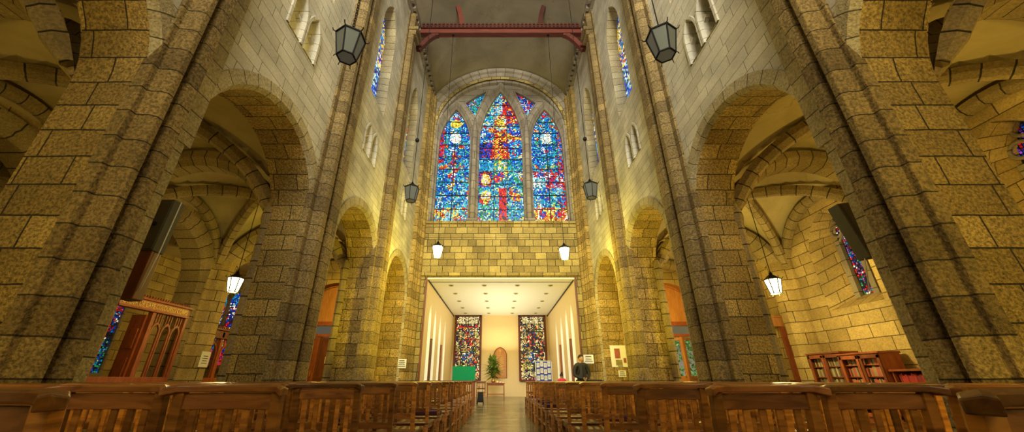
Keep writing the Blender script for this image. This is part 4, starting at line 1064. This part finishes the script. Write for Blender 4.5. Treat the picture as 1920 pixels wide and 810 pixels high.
# ------------------------------------------------------------------ lanterns
def lantern(loc, lab, lit, top, w=.38, ball=None, chain=False):
    t = thing('hanging_lantern', lab, 'lantern', loc); 
    x, y, z = loc; r1 = w / 2 * 1.02; r0 = w / 2 * .66; h = w * 1.0; n = 6
    def hexp(r, z, k): a = 2 * PI * k / n + PI / 6; return Vector((r * math.cos(a), r * math.sin(a), z))
    def add(m, nm, mat):
        o = m.build(nm, mat); o.parent = t; return o
    m = MB()
    for k in range(n):
        m.bar(hexp(r0, -h / 2, k), hexp(r1, h / 2, k), .016); m.bar(hexp(r0, -h / 2, k), hexp(r0, -h / 2, k + 1), .018); m.bar(hexp(r1, h / 2, k), hexp(r1, h / 2, k + 1), .022)
        d = hexp(1, 0, k); m.tube([hexp(r1, h / 2, k), hexp(r1, h / 2, k) + d * .035 + Vector((0, 0, .01)), hexp(r1, h / 2, k) + d * .05 + Vector((0, 0, .045))], .008, n=5)
        m.tube([hexp(r0, -h / 2, k), hexp(r0, -h / 2, k) + d * .02 - Vector((0, 0, .02)), hexp(r0, -h / 2, k) + d * .03 - Vector((0, 0, .05))], .006, n=5)
    add(m, 'lantern_frame', M['dark'])
    for k in range(n):
        m = MB(); q = .98; m.poly([hexp(r0 * q, -h / 2, k), hexp(r0 * q, -h / 2, k + 1), hexp(r1 * q, h / 2, k + 1), hexp(r1 * q, h / 2, k)]); add(m, 'glass_pane', M['lampglasslit' if lit else 'lampglass'])
    m = MB(); m.poly([hexp(r0 * .95, -h / 2, k) for k in range(n)]); add(m, 'bottom_pane', M['lampglasslit' if lit else 'lampglass'])
    m = MB()
    for k in range(n): m.poly([hexp(r1 * 1.05, h / 2 + .005, k), hexp(r1 * 1.05, h / 2 + .005, k + 1), hexp(.03, h / 2 + .13, k + 1), hexp(.03, h / 2 + .13, k)])
    m.lathe((0, 0, h / 2 + .12), [(.03, 0), (.045, .02), (.02, .05), (.012, .08)], n=8); add(m, 'lantern_cap', M['dark'])
    m = MB(); zt = h / 2 + .19
    if chain:
        q = 0
        while zt + q * .055 < top - z:
            zz = zt + q * .055; rr = .018
            P = [Vector((rr * math.cos(a) * (q % 2), rr * math.cos(a) * (1 - q % 2), zz + .035 * math.sin(a))) for a in [2 * PI * i / 8 for i in range(9)]]
            m.tube(P, .005, n=4, caps=False); q += 1
    else: m.tube([(0, 0, zt), (0, 0, top - z)], .009, n=6)
    add(m, 'chain' if chain else 'suspension_rod', M['dark'])
    if ball:
        m = MB(); m.lathe((0, 0, ball - z), [(.005, -.06), (.04, -.05), (.06, 0), (.04, .05), (.005, .06)], n=12); add(m, 'counterweight', M['dark'])
    m = MB(); m.lathe((0, 0, top - z - .04), [(.05, 0), (.06, .04)], n=10); add(m, 'ceiling_rose', M['dark'])
    return t
def vz(x): return zc + math.sqrt(R0 * R0 - x * x) - .01
lantern((-2.12, 3.65, 5.05), 'large unlit black lantern hanging on a chain, upper left', False, vz(2.12), chain=True)
lantern((2.18, 3.62, 5.06), 'large unlit black lantern hanging on a rod, upper right', False, vz(2.18))
lantern((-2.38, 8.6, 5.36), 'unlit black lantern in mid nave on the left, below its counterweight ball', False, vz(2.38), ball=7.08)
lantern((2.36, 8.6, 5.45), 'unlit black lantern in mid nave on the right, below its counterweight ball', False, vz(2.36), ball=7.12)
lantern((-2.06, 11.3, 4.68), 'lit lantern glowing left of the entrance hall opening', True, 14.55, w=.36)
lantern((2.04, 11.3, 4.62), 'lit lantern glowing right of the entrance hall opening', True, 14.55, w=.36)
lantern((-6.55, 8.9, 3.02), 'lit lantern hanging in the left aisle', True, 5.7, w=.34)
lantern((6.55, 8.75, 2.95), 'lit lantern hanging in the right aisle', True, 5.7, w=.34)
for s in (-1, 1):
    light('POINT', 'lantern_light', (s * 2.05, 11.3, 4.25), 170, (1, .80, .12), size=.12)

# ------------------------------------------------------------------ chairs
CP = .425; CW = .405
def make_chair():
    t = thing('slatted_chair', None, 'chair', (0, 0, 0))
    def add(m, nm, mat, bevel=.004):
        o = m.build(nm, mat, bevel=bevel); o.parent = t; return o
    w = CW / 2
    # curved top rail, ends swept back and dropped
    m = MB(); K = 12; sec = []
    for i in range(K + 1):
        q = -1 + 2 * i / K; x = q * w * 1.04; yb = -.028 * abs(q) ** 3 - .0 ; e = max(0, abs(q) - .86) / .14
        y0 = -.03 + .022 * (1 - q * q) + yb - .012 * e; zt = .868 - .008 * e; zb = .842 - .012 * e
        sec.append([Vector((x, y0 - .02, zb)), Vector((x, y0 + .035, zb)), Vector((x, y0 + .035, zt - .006)), Vector((x, y0 - .0, zt)), Vector((x, y0 - .02, zt - .004))])
    for i in range(K):
        for j in range(5): m.poly([sec[i][j], sec[i][(j + 1) % 5], sec[i + 1][(j + 1) % 5], sec[i + 1][j]])
    m.poly(sec[0][::-1]); m.poly(sec[-1]); add(m, 'top_rail', M['chairh'])
    def curved(z0, z1, th, yo, x1, nm):
        m = MB(); sec = []
        for i in range(9):
            q = -1 + 2 * i / 8; x = q * x1; y = yo + .018 * (1 - q * q)
            sec.append([Vector((x, y - th / 2, z0)), Vector((x, y + th / 2, z0)), Vector((x, y + th / 2, z1)), Vector((x, y - th / 2, z1))])
        for i in range(8):
            for j in range(4): m.poly([sec[i][j], sec[i][(j + 1) % 4], sec[i + 1][(j + 1) % 4], sec[i + 1][j]])
        m.poly(sec[0][::-1]); m.poly(sec[-1]); add(m, nm, M['chairh'], .003)
    curved(.785, .838, .016, -.025, w - .045, 'back_rail'); curved(.555, .60, .016, .0, w - .045, 'lower_back_rail')
    for i in range(5):
        q = -1 + 2 * (i + .5) / 5; x = q * (w - .05); yy = .018 * (1 - q * q)
        m = MB(); m.bar((x, .0 + yy, .57), (x, -.025 + yy, .80), .024, .010, up=(0, 1, 0)); add(m, 'slat', M['chair'], .002)
    for sx in (-1, 1):
        m = MB(); a = Vector((sx * (w - .028), -.032, .845)); b = Vector((sx * (w - .028), .02, .45)); c = Vector((sx * (w - .028), -.03, 0))
        m.bar(a, b, .036, .03, up=(0, 1, 0)); m.bar(b, c, .036, .03, up=(0, 1, 0)); add(m, 'rear_leg', M['chair'], .003)
        m = MB(); m.bar((sx * (w - .02), .38, .44), (sx * (w - .02), .40, 0), .036, .036, up=(0, 1, 0)); add(m, 'front_leg', M['chair'])
        m = MB(); m.bar((sx * (w - .028), .0, .2), (sx * (w - .02), .38, .2), .018, .03); m.bar((sx * (w - .028), .02, .415), (sx * (w - .02), .38, .415), .018, .05); add(m, 'side_rail', M['chair'])
    m = MB(); m.box((0, .21, .445), (CW - .01, .42, .022)); add(m, 'seat', M['chairh'], .008)
    m = MB(); m.box((0, .39, .40), (CW - .06, .018, .05)); m.box((0, .39, .12), (CW - .06, .018, .03)); m.box((0, .01, .40), (CW - .06, .018, .05)); add(m, 'apron', M['chair'])
    m = MB(); m.box((0, -.012, .36), (CW - .08, .012, .10)); m.box((0, -.07, .31), (CW - .08, .10, .012)); m.box((0, -.12, .35), (CW - .08, .010, .05)); add(m, 'book_holder', M['chair'])
    return t
chair0 = make_chair(); used = [False]
ORD = ['nearest', 'second', 'third', 'fourth', 'fifth', 'sixth', 'seventh', 'eighth', 'ninth', 'tenth', 'eleventh', 'twelfth', 'thirteenth', 'fourteenth', 'fifteenth', 'sixteenth']
COL = ['at the aisle', 'second from the aisle', 'third from the aisle', 'fourth from the aisle', 'fifth from the aisle', 'sixth from the aisle', 'seventh from the aisle']
rc = random.Random(11)
def place_chair(x, y, rz, lab, grp):
    if not used[0]: o = chair0; used[0] = True
    else: o = copy_tree(chair0)
    o.location = (x, y, 0); o.rotation_euler = (0, 0, rz); tag(o, lab, None, grp); return o
cush = []
for s in (-1, 1):
    for r in range(15):
        y = .76 + .785 * r + (0 if s < 0 else -.03) + rc.uniform(-.02, .02)
        nc = 7 if r < 4 else 6
        edge = -.835 if s < 0 else .70
        for c in range(nc):
            x = edge + s * (CW / 2 + c * CP) + rc.uniform(-.006, .006)
            if abs(x) > 3.2 and (2.4 < y < 3.9 or 6.1 < y < 7.8 or 9.9 < y < 11.8): continue
            if abs(x) > 3.45: continue
            place_chair(x, y + rc.uniform(-.022, .022), rc.uniform(-.035, .035), 'slatted wooden chair, %s block, %s row, %s' % (sidew[s], ORD[r], COL[c]), 'rows of chairs in the %s block' % sidew[s])
            if (s > 0 and rc.random() < .3) or (s < 0 and rc.random() < .12): cush.append((x, y, s, r, c))
for (x, y, s, r, c) in cush:
    m = MB(); m.box((0, 0, .03), (.34, .05, .24))
    o = m.build('kneeler', M['purple'], bevel=.015); o.location = (x, y + .36, .14 - .14 + .0)
    o.location = (x, y + .30, .456); 
    o.rotation_euler = (PI / 2, 0, 0); o.location.z = .482
    tag(o, 'purple kneeler cushion on the %s block chair, %s row, %s' % (sidew[s], ORD[r], COL[c]), 'cushion', 'purple kneelers')
place_chair(-.84, 17.1, .05, 'lone wooden chair standing left of the plant table', 'single chair')
chair0_last = None
# bag under the lone chair
t = thing('wheeled_bag', 'black wheeled bag on the floor in front of the lone chair', 'bag', (-.84, 16.8, 0)); setp(t)
m = MB(); m.box((-.84, 16.8, .27), (.27, .2, .38), taper=.8); par(m.build('bag_body', M['black'], bevel=.04))
for a in (-1, 1):
    m = MB(); m.tube([(-.84 + a * .10, 16.7, .07), (-.84 + a * .14, 16.7, .07)], .07, n=14); par(m.build('wheel', M['dark']))
m = MB(); m.tube([(-.92, 16.88, .4), (-.92, 16.9, .66), (-.76, 16.9, .66), (-.76, 16.88, .4)], .01); par(m.build('handle', M['dark']))
# black piano-like console and reddish box by the wall, right
t = thing('electric_piano', 'long black covered keyboard case behind the right chairs', 'piano', (2.95, 13.3, 0)); setp(t)
m = MB(); m.box((3.0, 13.75, .82), (.85, .4, .2)); par(m.build('case', M['black'], bevel=.05))
m = MB(); m.box((3.0, 13.54, .84), (.06, .01, .04)); par(m.build('badge', M['brass']))
for a in (-1, 1):
    m = MB(); m.bar((3.0 - a * .35, 13.75, .73), (3.0 + a * .35, 13.75, 0), .04); par(m.build('stand_leg', M['dark']))
t = thing('collection_box', 'reddish wooden box on a post below the notices on the right', 'box', (4.36, 13.95, 0)); setp(t)
m = MB(); m.box((4.36, 13.95, .80), (.3, .2, .16)); par(m.build('box_body', M['oak'], bevel=.01))
m = MB(); m.box((4.36, 13.95, .89), (.33, .23, .02)); par(m.build('lid', M['redwood'], bevel=.004))
m = MB(); m.box((4.36, 13.95, .36), (.06, .06, .76)); m.box((4.36, 13.95, .02), (.28, .22, .04)); par(m.build('post', M['redwood']))

# ------------------------------------------------------------------ people
def skin_mesh(name, verts, edges, radii, mat, parent, sub=2, root=0):
    me = bpy.data.meshes.new(name); me.from_pydata(verts, edges, []); o = bpy.data.objects.new(name, me); C.objects.link(o)
    sk = o.modifiers.new('s', 'SKIN'); sk.use_smooth_shade = True
    for i, r in enumerate(radii):
        d = me.skin_vertices[0].data[i]; d.radius = r if isinstance(r, tuple) else (r, r); d.use_root = i == root
    sb = o.modifiers.new('u', 'SUBSURF'); sb.levels = sub; sb.render_levels = sub
    dg = bpy.context.evaluated_depsgraph_get(); dg.update(); nm = bpy.data.meshes.new_from_object(o.evaluated_get(dg)); bpy.data.objects.remove(o)
    nm.materials.clear(); nm.materials.append(mat)
    for p in nm.polygons: p.use_smooth = True
    q = bpy.data.objects.new(name, nm); C.objects.link(q); q.parent = parent; return q
def head_mesh(m, c, h):
    # egg-shaped head facing -Y with brow, nose, chin
    n = 20; k = 16
    for i in range(k):
        for j in range(n):
            P = []
            for a, b in ((i, j), (i, j + 1), (i + 1, j + 1), (i + 1, j)):
                th = PI * a / k; ph = 2 * PI * b / n; z = math.cos(th); r = math.sin(th)
                x = r * math.cos(ph) * (.37 - .07 * max(0, -z)); y = r * math.sin(ph) * .44
                f = max(0, -math.sin(ph)) ** 8 * r
                if -.35 < z < .05: y -= .09 * f * (1 - abs(z + .2) / .25 if abs(z + .2) < .25 else 0)
                if z < -.6: y -= .04 * max(0, -math.sin(ph))
                P.append((c[0] + x * h, c[1] + y * h, c[2] + z * h * .5))
            m.poly(P, smooth=True)
def person(loc, rz, H, top_mat, leg_mat, label, cat_, childish=False):
    t = thing('person', label, 'person', loc, rz); s = H / 1.75
    def v(x, y, z): return (x * s, y * s, z * s)
    # torso, arms, legs: one continuous clothed body (jacket shape), hands clasped at the belly
    V = [v(0, 0, .98), v(0, -.01, 1.15), v(0, 0, 1.33), v(0, .01, 1.44), v(0, .0, 1.53), v(0, -.02, 1.60)]
    Rr = [(.17 * s, .125 * s), (.165 * s, .12 * s), (.18 * s, .125 * s), (.13 * s, .10 * s), (.058 * s), (.055 * s)]
    E = [(0, 1), (1, 2), (2, 3), (3, 4), (4, 5)]
    for a in (-1, 1):
        b = len(V); V += [v(a * .19, .01, 1.42), v(a * .26, .03, 1.24), v(a * .27, .0, 1.10), v(a * .16, -.14, 1.02), v(a * .07, -.19, 1.0)]
        Rr += [.075 * s, .066 * s, .058 * s, .048 * s, .036 * s]; E += [(3, b), (b, b + 1), (b + 1, b + 2), (b + 2, b + 3), (b + 3, b + 4)]
    for a in (-1, 1):
        b = len(V); V += [v(a * .10, 0, .88), v(a * .11, -.01, .50), v(a * .115, .02, .10), v(a * .12, -.10, .04)]
        Rr += [.105 * s, .07 * s, .05 * s, .04 * s]; E += [(0, b), (b, b + 1), (b + 1, b + 2), (b + 2, b + 3)]
    body = skin_mesh('body', V, E, Rr, top_mat, t)
    # trousers: faces below the hips get the trouser material
    body.data.materials.append(leg_mat); body.data.materials.append(M['skin'])
    for p in body.data.polygons:
        z = p.center.z / s
        if z < .86: p.material_index = 1
        if z > 1.50: p.material_index = 2
    m = MB(); head_mesh(m, v(0, -.02, 1.635), .235 * s); o = m.build('head', M['skin']); o.parent = t
    m = MB()
    for a in (-1, 1): m.lathe(v(a * .085, .0, 1.62), [(.004, -.03 * s), (.016 * s, 0), (.004, .03 * s)], n=8)
    m2 = m.build('ear', M['skin']); m2.parent = t
    m = MB()
    for a in (-1, 1): m.lathe(v(a * .034, -.118, 1.645), [(.002, -.008 * s), (.012 * s, 0), (.002, .008 * s)], n=8)
    m2 = m.build('eye', M['hair']); m2.parent = t
    m = MB(); m.box(v(0, -.117, 1.568), (.05 * s, .01, .010 * s)); m2 = m.build('mouth', M['photo']); m2.parent = t
    m = MB(); n = 18
    P = lambda i, j: (Vector(v(0, .0, 1.65)) + Vector((.098 * math.cos(2 * PI * j / n) * math.sin(i), .118 * math.sin(2 * PI * j / n) * math.sin(i), .118 * math.cos(i) if True else 0)) * s)
    for i in range(7):
        for j in range(n):
            back = math.sin(2 * PI * (j + .5) / n)
            if i * .22 > 1.15 and back < -.25: continue
            m.poly([P(i * .24, j), P(i * .24, j + 1), P((i + 1) * .24, j + 1), P((i + 1) * .24, j)], smooth=True)
    if childish:
        m.lathe(v(0, .05, 1.74), [(.01, 0), (.05 * s, .03 * s), (.045 * s, .08 * s), (.01, .11 * s)], n=10)
    m2 = m.build('hair', M['hair']); m2.parent = t
    # hands: palm plus five fingers, clasped
    for a in (-1, 1):
        V = [v(a * .07, -.19, 1.0), v(a * .035, -.215, .985)]; Rr = [(.03 * s, .02 * s), (.036 * s, .018 * s)]; E = [(0, 1)]
        for f in range(4):
            b = len(V); zz = 1.01 - f * .02; L = (.9, 1.0, .95, .75)[f]
            V += [v(a * (.01), -.225 - .006 * (a > 0), zz - .01), v(-a * .025 * L, -.235 - .012 * (a > 0), zz - .02), v(-a * .045 * L, -.222 - .012 * (a > 0), zz - .03)]
            Rr += [.010 * s, .009 * s, .0075 * s]; E += [(1, b), (b, b + 1), (b + 1, b + 2)]
        b = len(V); V += [v(a * .04, -.225, 1.02), v(a * .015, -.24, 1.04)]; Rr += [.012 * s, .009 * s]; E += [(0, b), (b, b + 1)]
        skin_mesh('hand', V, E, Rr, M['skin'], t, sub=1)
    if not childish:
        m = MB()
        for a in (-1, 1): m.tube([v(a * .12, .13, 1.15), v(a * .13, .14, 1.35), v(a * .13, .06, 1.48), v(a * .13, -.10, 1.42), v(a * .14, -.13, 1.25), v(a * .15, -.02, 1.1)], .016 * s, n=6)
        m.box(v(0, .21, 1.24), (.3 * s, .16 * s, .42 * s), taper=.8); m2 = m.build('backpack', M['black'], bevel=.02); m2.parent = t
        m = MB(); m.bar(v(0, -.125, 1.02), v(0, -.112, 1.42), .012, .006, up=(0, 1, 0)); m2 = m.build('zip', M['dark']); m2.parent = t
    return t
M['jacket'] = plain('dark_jacket', (.022, .022, .024), .7, noise=.3); M['trousers'] = plain('dark_trousers', (.03, .03, .045), .8)
person((2.62, 13.0, 0), .25, 1.66, M['jacket'], M['trousers'], 'person in a dark jacket with a backpack, hands clasped, facing the chairs', 'man')
person((2.20, 14.6, 0), PI + .3, 1.12, M['pink'], M['trousers'], 'small child in pink standing beside the notice board', 'child', childish=True)
